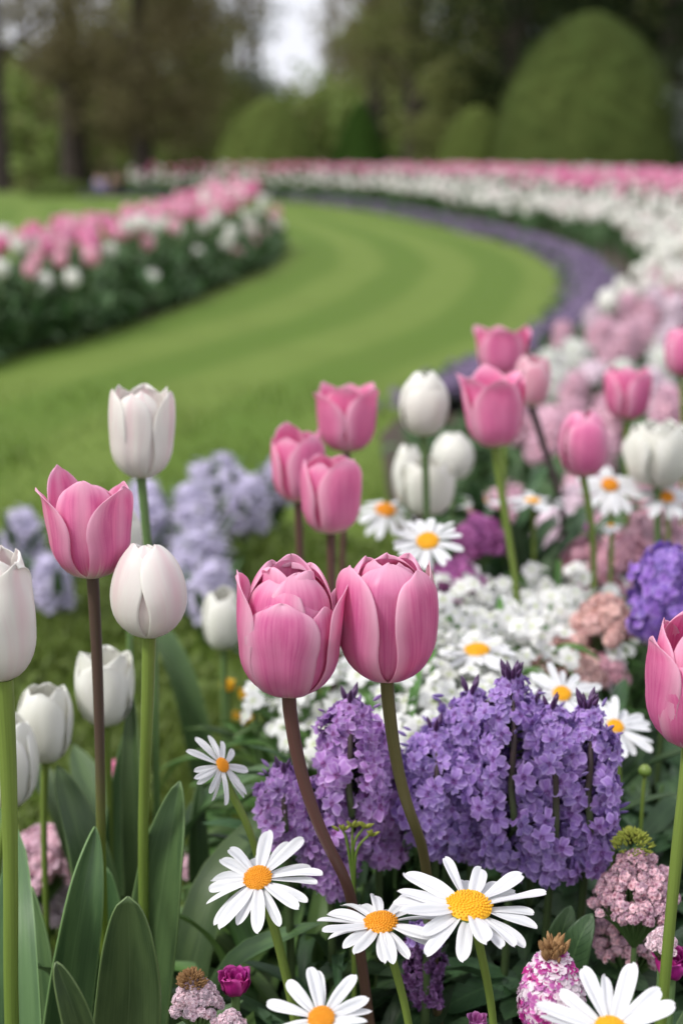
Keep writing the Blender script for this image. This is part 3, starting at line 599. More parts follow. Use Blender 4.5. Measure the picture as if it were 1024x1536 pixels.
# --- purple flower spikes, each floret a part
vio_me = [one(f, 'floret', 'violet_floret') for f in FL5]; lil_me = [one(f, 'floret', 'lilac_floret') for f in FL5]
vb_me = [one(bud(), 'bud', 'violet_floret'), one(bud(), 'bud', 'lilac_floret')]
bud_v = one(bud(), 'bud', 'plum_floret')
def phlox(label, topx, topy, boty, d, rad, mes, mat, n=100, extra=60, seed=0, lean=(0, 0), buds=7, gap=None, fs=.0083, taper=.6, name='purple_flower', group=None):
    rd = random.Random(seed); top = at(topx, topy, d); bot = at(topx, boty, d); Ht = top[2] - bot[2]
    base = np.array([top[0] + lean[0], top[1] + lean[1] + .01, 0])
    t = thing(name, label, 'flower', tuple(base), 0, group)
    ax0 = np.array([bot[0] + lean[0] * .4, top[1], bot[2]]) - base; ax1 = top - base; fw = np.array([0, -rad * .80, 0]) if gap else np.zeros(3)
    link('stem', one(tube([np.zeros(3), ax0, ax0 * .72 + ax1 * .28 + fw, (ax0 + ax1) / 2 + fw + np.array([rd.uniform(-.003, .003), 0, 0]), ax0 * .25 + ax1 * .75 + fw * .9, ax1], [.0028, .0026, .0022, .0012], 8, 30), 'stem', 'dark_stem'), t)
    mb = MB(); tot = n + extra
    side = MB()
    for k in range(tot):
        f = (k + .5) / tot; z = f; a = k * 2.39996 + rd.uniform(-.3, .3)
        prof = (1 - (max(0, z - .55) / .45) ** 2.0 * (1 - .25)) * (taper + (1 - taper) * min(1, z / .35) ** .6)
        lump = 1 + .26 * math.sin(a * 2 + seed) * math.sin(z * 13 + seed * 2) + .18 * math.sin(z * 27 + a)
        rr = rad * .94 * prof * lump * rd.uniform(.72, 1.14)
        if gap and gap[0] < z < gap[1]:
            da = (a + PI / 2 - gap[2] + PI) % (2 * PI) - PI
            if abs(da) < gap[3] * rd.uniform(.6, 1.3): a += gap[3] * 2 * (1 if da > 0 else -1)
        o_ = np.array([math.cos(a), math.sin(a), 0]); c = ax0 + (ax1 - ax0) * z + o_ * rr
        nr = o_ + np.array([rd.uniform(-.45, .45), rd.uniform(-.45, .45), rd.uniform(-.25, .55) + .9 * max(0, z - .75) * 3])
        R_ = frame(nr, rd.uniform(0, 6)); s = fs * rd.uniform(.78, 1.2) * (1 - .3 * max(0, z - .7) / .3)
        front = -o_[1]
        if k % 3 == 0: side.addm(tube([ax0 + (ax1 - ax0) * max(0, z - .03), c - nr / np.linalg.norm(nr) * s * .4], [.0011, .0008], 5, 3))
        if extra and (front < -.25 or (k * 7919) % tot >= n * 1.25): mb.addm(FL5[k % 5], R_, c, s, rd.random())
        else: link('floret', mes[k % 5], t, M4(R_, c, s))
    if mb.n:
        o = link('floret_mass', mb.data('floret_mass', mat), t); o['kind'] = 'stuff'
    if side.n: link('flower_stalks', side.data('flower_stalks', 'dark_stem'), t)
    if buds:
        for k in range(26):
            z = rd.uniform(.1, 1); a = rd.uniform(0, 6.3); o_ = np.array([math.cos(a), math.sin(a), 0]); nr = o_ + np.array([0, 0, rd.uniform(0, 1)])
            link('bud', vb_me[int(mat[1] == 'i' and mat[0] == 'l')], t, M4(frame(nr), ax0 + (ax1 - ax0) * z + o_ * rad * rd.uniform(.8, 1.08) * (1 - .4 * max(0, z - .6)), .0062 * rd.uniform(.7, 1.3)))
    for k in range(buds):
        a = k * 2.4; nr = np.array([math.cos(a) * .5, math.sin(a) * .5, 1])
        link('bud', bud_v, t, M4(frame(nr), ax1 + np.array([math.cos(a), math.sin(a), 0]) * .003 * (k > 0), .0105 * rd.uniform(.7, 1.1)))
    return t
PH = [  # label, topx, topy, boty, d, rad, lilac?, seed, gap
 ('tallest violet flower spike in the middle of the big purple clump, dark stem showing', 766, 1018, 1292, .84, .0245, 0, 1, (.12, .84, 0, .30)),
 ('violet flower spike left of the tallest one in the big purple clump', 706, 1040, 1275, .86, .0235, 0, 2, None),
 ('leftmost violet flower spike of the big purple clump, lower and leaning left', 652, 1095, 1265, .85, .0235, 0, 3, (.25, .75, .3, .22)),
 ('rightmost violet flower spike of the big purple clump, topped by starry dark buds', 880, 1062, 1290, .83, .0205, 0, 4, (.35, .85, -.1, .26)),
 ('violet flower spike between the tallest and the rightmost one of the big purple clump', 826, 1062, 1310, .83, .0235, 0, 5, (.1, .6, .3, .24)),
 ('violet flower spike at the back of the big purple clump, filling its right half', 800, 1055, 1250, .90, .0215, 0, 6, None),
 ('short violet flower spike at the back left of the big purple clump', 672, 1075, 1240, .90, .022, 0, 7, None),
 ('tall lilac flower spike standing between the stems of the two big pink tulips', 524, 1052, 1262, .83, .0215, 1, 8, (.15, .8, .1, .26)),
 ('short lilac flower spike left of the russet tulip stem, with a dark bare tip', 425, 1158, 1262, .83, .0150, 1, 9, (.4, .95, .1, .3)),
 ('lilac flower spike just behind the lower part of the olive tulip stem', 565, 1120, 1285, .87, .0190, 1, 10, None),
 ('low lilac flower spike behind the russet tulip stem, beside the tilted daisy', 492, 1200, 1330, .84, .0180, 1, 12, None)]
for (lb, tx, ty, by, d, rad, li, sd_, gp) in PH:
    phlox(lb, tx, ty, by, d, rad, lil_me if li else vio_me, 'lilac_floret' if li else 'violet_floret', 98, 100 if ty < 1110 else 40, sd_, ((tx - 745) * -.00002, 0), 9 if sd_ in (1, 4) else 4, gp)
# indigo hyacinth right, plum spike bottom
ind_me = [one(f, 'floret', 'indigo_floret') for f in FL5]; pl_me = [one(f, 'floret', 'plum_floret') for f in FL5]
phlox('deep indigo hyacinth behind the pink tulip at the right edge', 1003, 824, 950, 1.12, .028, ind_me, 'indigo_floret', 90, 30, 21, (0, 0), 0, None, .013, .9, 'hyacinth')
phlox('dark plum flower spike with a violet crown, under the broadest daisy', 637, 1386, 1500, .80, .0115, pl_me, 'plum_floret', 98, 60, 22, (0, 0), 0, None, .0050, .9)
phlox('short crown of violet florets on top of the dark plum spike, under the broadest daisy', 640, 1384, 1412, .79, .0100, vio_me, 'violet_floret', 26, 0, 23, (0, 0), 0, None, .0055, .9)

# --- small white four-petalled flowers: low bushy plants with each floret a part
wf_me = [one(f, 'floret', 'white_floret') for f in FL4]
LEAF = MB()
def leaf_blade(L, W, bend=.3, fold=.3, nu=5, n=8, seed=0, wpk=.4):
    P = [(0, 0, 0), (L * .4, 0, L * .10), (L * .75, 0, L * (.10 - bend * .15)), (L, 0, L * (.08 - bend * .6))]
    return tulip_leaf_piece(P, W, (0, 0, 1), fold, nu, n, seed, wpk)
OV = [leaf_blade(1, .42, b, .25, 5, 9, s, .42) for s, b in enumerate((.1, .4, .7, .3))]
NA = [leaf_blade(1, .16, b, .4, 5, 9, s, .4) for s, b in enumerate((.1, .5, .9, .3))]
def foliage(rad, Ht, n, pool, L0, L1, seed, up=.6, zmin=.1):
    rd = random.Random(seed); m = MB()
    for k in range(n):
        a = rd.uniform(0, 2 * PI); z = Ht * rd.uniform(zmin, 1) ** .8; r = rad * math.sqrt(rd.random()) * (1.1 - .5 * z / Ht)
        L = rd.uniform(L0, L1); R_ = rotz(a + rd.uniform(-.8, .8)) @ roty(-rd.uniform(-.1, 1.1) * up) @ rotx(rd.uniform(-.6, .6))
        m.addm(pool[k % len(pool)], R_, (r * math.cos(a), r * math.sin(a), z), L, rd.random())
    return m
def stalks(rad, Ht, n, seed, r0=.0016):
    rd = random.Random(seed); m = MB()
    for k in range(n):
        a = rd.uniform(0, 6.3); r = rad * math.sqrt(rd.random())
        m.addm(tube([(r * .2 * math.cos(a), r * .2 * math.sin(a), 0), (r * .7 * math.cos(a), r * .7 * math.sin(a), Ht * .5), (r * math.cos(a), r * math.sin(a), Ht * rd.uniform(.75, .98))], [r0 * 1.3, r0], 5, 6))
    return m
wfol = foliage(.072, .262, 100, NA, .035, .06, 5).data('foliage', 'fresh_leaf'); wst = stalks(.07, .27, 14, 6).data('stems', 'bluegreen_stem')
def white_plant(label, px, py, d, rad=.075, n=46, seed=0, fs=.0096, dome=.04):
    rd = random.Random(seed); c = at(px, py, d); Ht = c[2]
    t = thing('white_flower_plant', label, 'flower', (c[0], c[1], 0), rd.uniform(0, 6) * 0)
    link('foliage', wfol, t, Matrix.Diagonal((rad / .07, rad / .07, Ht / .27, 1))); link('stems', wst, t, Matrix.Diagonal((rad / .07, rad / .07, Ht / .27, 1)))
    for k in range(n):
        f = math.sqrt((k + .5) / n); a = k * 2.4 + rd.uniform(-.3, .3); r = rad * f * rd.uniform(.85, 1.1)
        z = Ht + .015 - dome * f * f + rd.uniform(-.030, .020)
        nr = np.array([math.cos(a) * f * .7 + rd.uniform(-.6, .6), math.sin(a) * f * .7 - .35 + rd.uniform(-.6, .6), .8])
        link('floret', wf_me[k % 5], t, M4(frame(nr, rd.uniform(0, 6)), (r * math.cos(a), r * math.sin(a), z), fs * rd.uniform(.8, 1.25)))
WP = [('small white flowers massed straight behind the stem of the right pink tulip', 655, 1030, 1.05), ('small white flowers between the stems of the two big pink tulips', 520, 1045, 1.06),
 ('small white flowers massed left of the low daisy with the yellow centre', 648, 955, 1.18), ('small white flowers above the big purple clump', 760, 960, 1.15),
 ('small white flowers just left of the peach flowers, above the daisies', 835, 950, 1.25), ('small white flowers level with the middle of the right pink tulip', 690, 905, 1.32),
 ('small white flowers standing highest, right of the narrow green leaves', 850, 890, 1.38), ('small white flowers directly beneath the narrow green leaves', 770, 905, 1.42),
 ('lowest small white flowers, touching the left edge of the big purple clump', 632, 1075, .99), ('small white flowers showing above the left side of the big purple clump', 700, 1000, 1.1),
 ('small white flowers tucked behind the left pink tulip', 480, 1015, 1.12), ('small white flowers beside the peach flowers at the back', 905, 920, 1.35)]
for i, (lb, px, py, d) in enumerate(WP): white_plant(lb, px, py, d, .07 if i != 1 else .055, 66 if i != 8 else 36, 40 + i)

# --- clustered tiny pink flower heads
def cluster_mb(rad, Ht, n, lumps, seed, fs=.0026, pool=TINY, lo=-.5, froth=False):
    rd = random.Random(seed); L = []
    lumps = int(lumps * (6.0 if froth else 2.2))
    for k in range(lumps):
        f = math.sqrt((k + .5) / lumps) * rd.uniform(.86, 1.06); a = k * 2.4 + rd.uniform(-.3, .3); L.append((rad * f * .8 * math.cos(a), rad * f * .8 * math.sin(a), Ht * (1 - f * f * .85) * rd.uniform(.8, 1.12), rad / math.sqrt(lumps) * rd.uniform(.75, 1.35) * (1.2 if froth else 1)))
    m = MB()
    for k in range(n):
        x, y, z, r = L[k % lumps]; nr = np.array([rd.gauss(0, 1), rd.gauss(0, 1), rd.gauss(.35, 1)]); nr /= np.linalg.norm(nr)
        if nr[2] < lo: nr[2] *= -1
        m.addm(pool[k % len(pool)], frame(nr, rd.random() * 6), np.array([x, y, z]) + nr * r * (rd.uniform(.75, 1.15) if froth else rd.uniform(.5, 1.4)), fs * rd.uniform(.6, 1.5), rd.random())
    return m, L
def cluster(label, px, py, wpx, d, n, lumps, mat, seed, fs=.0026, Hf=.8, cap=None, name='pink_cluster_flower', pool=TINY, fol=True):
    k = mpp(px, py, d); rad = wpx * k / 2; c = at(px, py, d); base = np.array([c[0], c[1], 0])
    t = thing(name, label, 'flower', tuple(base))
    m, L = cluster_mb(rad, rad * Hf * 1.4, n, lumps, seed, fs, pool, froth='froth' in mat); link('flower_head', m.data('flower_head', mat), t, Matrix.Translation((0, 0, c[2] - rad * Hf * .6)))
    s = MB(); z0 = c[2] - rad * Hf * .6
    for (x, y, z, r) in L: s.addm(tube([(0, 0, z0 - rad * .75), (x * .6, y * .6, z0 - rad * .12), (x, y, z0 + z)], [.0014, .0009], 5, 6))
    s.addm(tube([(0, 0, 0), (0, 0, z0 - rad * .7)], [.0024, .0018], 7, 6)); link('stem', s.data('stem', 'bluegreen_stem'), t)
    if cap:
        mm = MB(); rd = random.Random(seed)
        for q in range(260):
            a = rd.uniform(0, 6.3); f = math.sqrt(rd.random()); zz = (1 - f * f) * .9
            mm.addm(bud(q), frame((math.cos(a) * f, math.sin(a) * f, .6)), (math.cos(a) * f * cap[3], math.sin(a) * f * cap[3], zz * cap[3]), .0035 * rd.uniform(.7, 1.2))
        link('bud_cluster', mm.data('bud_cluster', cap[2]), t, Matrix.Translation(Vector(at(cap[0], cap[1], d) - base)))
    return t
cluster('pale pink flower cluster with a brown seedy top, at the bottom edge', 296, 1500, 88, .72, 2600, 16, 'pale_froth_floret', 61, .0018, .85, (288, 1476, 'seed_brown', .0065))
cluster('little pale pink flower cluster at the bottom edge just right of the brown-topped one', 345, 1534, 46, .71, 700, 6, 'pale_froth_floret', 62, .0018)
cluster('large dusty pink flower cluster with a mossy green tip, right of the broadest daisy', 955, 1335, 156, .80, 5600, 34, 'froth_floret', 63, .0020, .80, (948, 1272, 'moss_green', .011))
cluster('shaded dusty pink flower cluster hanging below the green-tipped one', 945, 1400, 140, .84, 3400, 24, 'froth_floret', 64, .0020, .8)
cluster('small pale pink flower cluster above the magenta flower in the lower right corner', 992, 1412, 48, .76, 1200, 9, 'pale_froth_floret', 65, .0019)
cluster('blurred pink and mauve flower cluster low at left behind the thin tulip stem', 62, 1290, 140, 1.12, 1500, 22, 'blush_floret', 66, .0046, .6)
cluster('blurred dusty pink flower cluster low at the left edge behind the thick stem', -5, 1330, 110, 1.10, 1300, 18, 'dusty_floret', 67, .0046, .7)
cluster('blurred pale flower cluster below the pink and mauve one at left', 70, 1352, 120, 1.14, 1000, 18, 'pearl_floret', 68, .0046, .6)
cluster('small blurred pink cluster peeping between the big tulip leaves and the grass', 277, 1300, 36, 1.1, 260, 6, 'blush_floret', 69, .0045)
cluster('tiny blurred pink cluster between the stems at left', 178, 1238, 30, 1.15, 160, 5, 'blush_floret', 70, .0045)
cluster('two-lobed tiny pink bloom showing in the grass beside the dark tulip stem', 174, 1158, 34, 1.3, 160, 4, 'rose_petal', 71, .0045)
cluster('rounded peach flower cluster just above the right-hand daisies', 850, 1000, 110, 1.15, 900, 16, 'peach_floret', 72, .0055, .7)
cluster('peach and pink flower cluster between the white flowers and the indigo hyacinth', 905, 935, 110, 1.22, 900, 18, 'peach_floret', 73, .0055, .8)
cluster('dusty pink flower cluster left of the indigo hyacinth', 930, 858, 120, 1.4, 900, 18, 'dusty_floret', 74, .0060, .9)
cluster('dusty rose flower cluster above the highest small white flowers', 880, 850, 100, 1.5, 900, 16, 'dusty_floret', 75, .0065, .9)
cluster('blush pink flower cluster near the right edge above the indigo hyacinth', 985, 808, 110, 1.5, 800, 16, 'blush_floret', 76, .0065, .8)
cluster('orchid pink flower cluster right of the many-petalled daisy', 716, 812, 86, 1.45, 700, 14, 'orchid_floret', 77, .0065, .9)
cluster('orchid purple flower cluster behind the top of the right pink tulip', 682, 872, 92, 1.35, 700, 12, 'orchid_floret', 78, .0065, .6)
cluster('dusty mauve cluster in the shade below the peach flowers', 905, 1010, 70, 1.2, 500, 10, 'dusty_floret', 79, .005, .8)
# magenta blooms (ruffled)
def ruffled(label, px, py, wpx, d, seed, mat='magenta_floret', n=16, name='magenta_flower'):
    k = mpp(px, py, d); R = wpx * k / 2; c = at(px, py, d); base = np.array([c[0], c[1], 0]); rd = random.Random(seed)
    t = thing(name, label, 'flower', tuple(base))
    for q in range(n):
        f = .35 + .65 * q / n
        o = link('petal', one(tulip_petal(R * f, R * 1.7, q * 2.4, hf=rd.uniform(.8, 1.05), hw=.8, top=1.05, tip=.15, notch=.08, rip=.14, nu=9, nv=10, seed=seed + q), 'petal', mat), t, Matrix.Translation((0, 0, c[2] - R * .9)))
    link('stem', one(tube([(0, 0, 0), (0, 0, c[2] - R * .85)], [.0022, .0026], 8, 8), 'stem', 'bluegreen_stem'), t)
ruffled('small ruffled magenta bud beside the brown-topped pink cluster', 353, 1474, 44, .74, 400)
ruffled('ruffled magenta flower cut off by the right edge, low in the corner', 1008, 1446, 50, .76, 430)
ruffled('tiny magenta-pink flower at the bottom edge left of the speckled flower', 716, 1533, 30, .72, 460, 'orchid_floret', 9)
# speckled pink-white flower head with brown tip
def speckled():
    d = .66; c = at(827, 1490, d); base = np.array([c[0], c[1], 0]); rd = random.Random(5)
    t = thing('speckled_flower', 'egg-shaped speckled pink and white flower head with a dry brown tip, behind the corner daisy', 'flower', tuple(base))
    k = mpp(827, 1490, d); a_, b_ = 46 * k, 66 * k; mbs = [MB(), MB(), MB()]
    for q in range(620):
        z = 1 - 2 * (q + .5) / 620; r = math.sqrt(1 - z * z); a = q * 2.4
        nr = np.array([r * math.cos(a), r * math.sin(a), z]); p = np.array([nr[0] * a_ * (1 - .25 * z), nr[1] * a_ * (1 - .25 * z), nr[2] * b_]) + np.array([0, 0, c[2]])
        w_ = 0 if rd.random() < .55 - .2 * (z < 0) else (1 if rd.random() < .6 else 2)
        mbs[w_].addm(TINY[q % 3], frame(nr + np.array([rd.uniform(-.3, .3), rd.uniform(-.3, .3), .3]), rd.random() * 6), p, .0044 * rd.uniform(.7, 1.3), rd.random())
    for m, mt in zip(mbs, ('pearl_floret', 'orchid_floret', 'magenta_floret')): link('flower_head', m.data('flower_head', mt), t)
    m = MB()
    for q in range(60):
        a = rd.uniform(0, 6.3); f = rd.random() * .006; m.addm(bud(q), frame((math.cos(a) * .5, math.sin(a) * .5, 1)), (f * math.cos(a), f * math.sin(a), c[2] + b_ * .92 + rd.uniform(0, .006)), .007 * rd.uniform(.6, 1.2))
    link('dry_tip', m.data('dry_tip', 'seed_brown'), t)
    link('stem', one(tube([(0, 0, 0), (0, 0, c[2] - b_ * .9)], [.003, .0028], 8, 8), 'stem', 'green_stem'), t)
speckled()
# buttercups
for i, (px, py, w_, lb) in enumerate(((342, 1028, 22, 'small yellow flower, uppermost of the three beside the left pink tulip'), (369, 1042, 22, 'yellow flower nearest the russet stem, middle one of the three'), (366, 1082, 34, 'largest and lowest of the three yellow flowers in the grass'))):
    ruffled(lb, px, py, w_, 1.3, 500 + i * 20, 'butter_petal', 8, 'yellow_flower')
# yellow-green sprig between lilac spikes
t = thing('green_sprig', 'yellow-green budding sprig in front of the tall lilac spike', 'plant', tuple(np.append(at(535, 1300, .80)[:2], 0)))
b_ = np.array(t.location); m = MB(); m2 = MB()
for (a, b) in (((520, 1262), (512, 1242)), ((530, 1268), (548, 1238)), ((528, 1270), (528, 1236)), ((535, 1275), (556, 1250))):
    m.addm(tube([at(530, 1330, .80) - b_, at(*a, .80) - b_, at(*b, .80) - b_], [.0012, .0008], 5, 8))
    for q in range(4): m2.addm(bud(q), frame((random.uniform(-.8, .8), -.3, .6)), at(*b, .80) - b_ + np.array([random.uniform(-.002, .002), 0, -.002]), .0065)
m.addm(tube([(0, 0, 0), at(530, 1330, .80) - b_], [.002, .0014], 6, 6))
link('stem', m.data('stem', 'green_stem'), t); link('buds', m2.data('buds', 'moss_green'), t)

# ------------------------------------------------------------------ leafy plants
def leafy_tpl(mat, pool, rad, Ht, n, L0, L1, seed, up=.6):
    return (foliage(rad, Ht, n, pool, L0, L1, seed, up).data('foliage', mat), stalks(rad, Ht, 8, seed).data('stems', 'bluegreen_stem'))
LT = [leafy_tpl('dark_leaf', OV, .085, .25, 75, .045, .08, 1), leafy_tpl('dark_leaf', OV, .075, .23, 60, .05, .085, 2), leafy_tpl('fresh_leaf', NA, .065, .25, 70, .07, .12, 3, 1.1), leafy_tpl('dark_leaf', NA, .07, .25, 80, .07, .12, 4, 1.1)]
def leafy(x, y, k, kz, tp, rz, label):
    t = thing('leafy_plant', label, 'plant', (x, y, 0), rz, None if 'clump' in label else 'leafy plants filling the bed'); t.scale = (k, k, kz)
    link('foliage', LT[tp][0], t); link('stems', LT[tp][1], t)
rd = random.Random(77)
for row, (y0, z0) in enumerate(((.80, .80), (.88, .88), (.97, .98), (1.07, 1.0), (1.18, 1.05))):
    nn = 7
    for i in range(nn):
        x = -.045 - .0 * row + (.30 + .05 * row) * i / (nn - 1) + rd.uniform(-.012, .012)
        tp = (2, 3)[i % 2] if x < .02 else rd.choice((0, 1, 0, 3))
        leafy(x + (.02 if row > 2 else 0), y0 + rd.uniform(-.02, .02), rd.uniform(.75, 1.05), z0 * rd.uniform(.78, 1.0) * (.95 if x > .0 else .8), tp, rd.uniform(0, 6),
              'dark green leafy plant with oval leaves among the flowers low at right' if tp in (0, 1) else 'green plant with narrow pointed leaves among the flowers low in the middle')
leafy(*at(800, 870, 1.5)[:2], 1.0, 1.15, 3, 1., 'clump of narrow dark leaves around the stems of the wide-open pink tulip')
leafy(*at(760, 870, 1.55)[:2], .9, 1.2, 3, 2., 'smaller clump of narrow dark leaves left of the leaning dark stem')
# two pale broad leaves catching light under the purple clump
for (P, lb) in (([(840, 1480, .80), (838, 1440, .79), (842, 1400, .785), (858, 1362, .79)], 0), ([(846, 1485, .79), (858, 1448, .78), (870, 1410, .775), (886, 1370, .78)], 1)):
    pass
t = thing('leafy_plant', 'pair of broad grey-green leaves catching the light beneath the big purple clump', 'plant', tuple(np.append(at(845, 1480, .80)[:2], 0)))
b_ = np.array(t.location)
for s, P in enumerate(([(838, 1470, .80), (836, 1440, .79), (842, 1400, .785), (856, 1358, .79)], [(842, 1475, .79), (856, 1445, .78), (868, 1410, .775), (888, 1370, .78)])):
    solid(link('leaf', one(tulip_leaf_piece([at(*p) - b_ for p in P], .022, (.1 - .6 * s, -1, .6), .2, 9, 20, s + 3), 'leaf', 'dark_leaf'), t), .0006)
link('stem', one(tube([(0, 0, 0), at(840, 1475, .795) - b_], [.002, .0016], 6, 8), 'stem', 'green_stem'), t)
# round green bud right
t = thing('flower_bud', 'small round green flower bud on a thin stalk under the right-hand daisy', 'bud', tuple(np.append(at(966, 1160, .90)[:2], 0))); b_ = np.array(t.location)
V, Q, U = cup_piece(); mm = MB()
for q in range(24): mm.addm(tulip_petal(.0045, .0095, q * 2.4, hw=.7, top=.2, nu=5, nv=6, seed=q), None, (0, 0, 0))
link('bud_scales', mm.data('bud_scales', 'green_stem'), t, Matrix.Translation(Vector(at(966, 1165, .90) - b_)))
link('stem', one(tube([(0, 0, 0), at(960, 1250, .90) - b_, at(966, 1163, .90) - b_], [.0016, .0012], 6, 12), 'stem', 'green_stem'), t)

# ------------------------------------------------------------------ ground, lawn, beds
EDGE_PX = [(120, 296), (200, 297), (330, 299), (440, 303), (560, 318), (660, 340), (760, 365), (830, 395), (852, 430), (835, 480), (770, 525), (690, 565), (620, 610), (570, 655)]
EDGE = spline([np.append(gnd(*p), 0) for p in EDGE_PX], 140)[:, :2]
EDGE = np.vstack([EDGE, [[.10, 3.0], [.12, 2.4], [.08, 1.8], [.01, 1.4], [-.06, 1.05], [-.6, .93], [-1.6, .9]]])
def pdist(X, Y, poly):
    d = np.full(X.shape, 1e9)
    for a, b in zip(poly[:-1], poly[1:]):
        ab = b - a; t = np.clip(((X - a[0]) * ab[0] + (Y - a[1]) * ab[1]) / (ab @ ab + 1e-12), 0, 1)
        d = np.minimum(d, np.hypot(X - a[0] - t * ab[0], Y - a[1] - t * ab[1]))
    return d
def inside(x, y, poly):
    c = False; n = len(poly); j = n - 1
    for i in range(n):
        if (poly[i][1] > y) != (poly[j][1] > y) and x < (poly[j][0] - poly[i][0]) * (y - poly[i][1]) / (poly[j][1] - poly[i][1]) + poly[i][0]: c = not c
        j = i
    return c
BED = np.vstack([EDGE, [[-1.6, -.5], [14, -.5], [14, 28], [EDGE[0][0], 28]]])
LB_FRONT = spline([np.append(gnd(*p), 0) for p in [(-160, 590), (0, 541), (130, 508), (250, 468), (350, 425), (412, 395), (428, 368)]], 40)[:, :2]
LB_BACK = (LB_FRONT + np.array([-.62, .13]))[::-1]
LBED = np.vstack([LB_FRONT, LB_BACK])
def th(x, y):
    k = np.clip((y - 30) / 22, 0, 1) * np.clip((-x - 1) / 4, 0, 1); return -1.5 * k * k * (3 - 2 * k)
# lawn and terrain: one sheet to the horizon
xs = np.concatenate([-np.geomspace(300, 7, 24), np.linspace(-6.8, 6.8, 120), np.geomspace(7, 300, 24)])
ys = np.concatenate([[-60, -10, -2], np.linspace(0, 6, 90), np.linspace(6.1, 32, 130), np.linspace(33, 60, 30), np.geomspace(62, 400, 20)])
X, Y = np.meshgrid(xs, ys); Z = th(X, Y); D = pdist(X, Y, EDGE)
m = MB(); m.add(np.stack([X.ravel(), Y.ravel(), Z.ravel()], 1), gridq(len(xs), len(ys)), np.stack([D.ravel(), X.ravel(), Y.ravel()], 1))
def lawn_mat():
    m, n, b = newmat('lawn'); dd, x, y = puv(n)
    tc = N(n, 'ShaderNodeTexCoord').outputs['Object']
    st = math_(n, 'SINE', math_(n, 'ADD', math_(n, 'MULTIPLY', dd, 2 * PI / .62), math_(n, 'MULTIPLY', noise(n, tc, .5, 2), 1.2)))
    no = noise(n, tc, 3.0, 4, .6); fine = noise(n, tc, 90, 4, .7)
    c = mix(n, smooth(n, st, -.6, .6), (.092, .160, .017), (.145, .210, .036))
    c = mix(n, math_(n, 'MULTIPLY', smooth(n, no, .3, .7), .4), c, (.105, .150, .022))
    c = mix(n, math_(n, 'MULTIPLY', smooth(n, fine, .4, .62), .35), c, (.060, .105, .012))
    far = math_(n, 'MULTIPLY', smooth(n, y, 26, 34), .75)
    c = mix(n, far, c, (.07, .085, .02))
    finish(n, b, c, 0, .85, fine, .6, .01, spec=.2)
lawn_mat()
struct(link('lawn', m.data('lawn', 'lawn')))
def sheet(name, poly, z, mat):
    me = bpy.data.meshes.new(name); me.from_pydata([(p[0], p[1], z) for p in poly], [], [list(range(len(poly)))]); me.materials.append(MATS[mat]); me.update()
    return struct(link(name, me))
sheet('flower_bed_soil', BED, .006, 'soil'); sheet('flower_bed_soil', LBED, .006, 'soil')
# grass blades, taller near the bed edge
def blade(seed):
    r_ = random.Random(seed); b = r_.uniform(.1, .6); V = []; U = []
    for j in range(4):
        v = j / 3; w_ = .045 * (1 - v) ** .7 + .002
        for s in (-1, 1): V.append((s * w_, b * v * v, v * (1 - .25 * b))); U.append((s * .5, v, 0))
    return np.array(V), gridq(2, 4), np.array(U)
BL = [blade(s) for s in range(6)]
gm = MB(); rg = random.Random(4)
def scatter_blades(n, y0, y1, xw, h0, h1, kx=1.):
    for q in range(n):
        f = rg.random(); y = y0 + (y1 - y0) * f ** 1.2; x = rg.uniform(-1, 1) * (xw * y + .1)
        if inside(x, y, BED) or inside(x, y, LBED) or rg.random() < (y - 1.6) / 3.2: continue
        s = rg.uniform(h0, h1) * (1 + .5 * math.sin(x * 9) * math.sin(y * 7)) * (1 + .25 * max(0, y - 1.5)) ** .5
        R_ = rotz(rg.uniform(0, 6.3)) @ np.diag([1 + .5 * max(0, y - 1.2), 1, 1])
        gm.addm(BL[q % 6], R_, (x, y, 0), s, rg.random() * (.45 if y < 1.9 else .45 + .5 * min(1, (y - 1.9) / 1.2)))
scatter_blades(30000, 1.0, 2.6, .27, .020, .042); scatter_blades(26000, 2.2, 4.6, .27, .012, .022)
# a few broad weeds and clover leaves in the near grass
for q in range(2600):
    y = rg.uniform(1.02, 2.6); x = rg.uniform(-.28 * y, .05 * y)
    if inside(x, y, BED): continue
    gm.addm(OV[q % 4], rotz(rg.uniform(0, 6.3)) @ roty(-rg.uniform(.1, 1.0)), (x, y, .005), rg.uniform(.015, .035), rg.random() * .3)
o = link('grass', gm.data('grass', 'grass_blade')); struct(o, 'stuff', 'short green grass with small weeds growing on the near lawn', 'grass')

# --- purple edging
rg = random.Random(9); em = MB(); el = MB()
nE = 133
for q in range(15000):
    i = rg.random() ** .75 * (nE - 2); i0 = int(i); p = EDGE[i0] + (EDGE[i0 + 1] - EDGE[i0]) * (i - i0); tg = EDGE[i0 + 1] - EDGE[i0]; tg = tg / (np.linalg.norm(tg) + 1e-9); nn = np.array([-tg[1], tg[0]])
    if not inside(*(p + nn * .15), BED): nn = -nn
    dd = rg.gauss(.12, .065); p = p + nn * dd; sz = .012 * (1 + p[1] * .12)
    z = .075 * math.exp(-((dd - .16) / .16) ** 2) * rg.uniform(.3, 1.1) + .01
    if q % 3: em.addm(FL5L[q % 4], frame((rg.uniform(-.6, .6), rg.uniform(-.8, .4), .8), rg.random() * 6), (p[0], p[1], z), sz, rg.random())
    else: el.addm(OV[q % 4], rotz(rg.uniform(0, 6)) @ roty(-.5), (p[0], p[1], z * .6), sz * 2.5, rg.random())
petal_mat('edging_floret', (.145, .095, .19), (.09, .06, .13), (.21, .15, .27), (.1, .1, .1), .2, transl=.15, vs=4)
t = bpy.data.objects.new('edging_flowers', None); C.objects.link(t); struct(t, 'stuff', 'low band of dusky purple ground-cover flowers edging the curved lawn', 'ground cover')
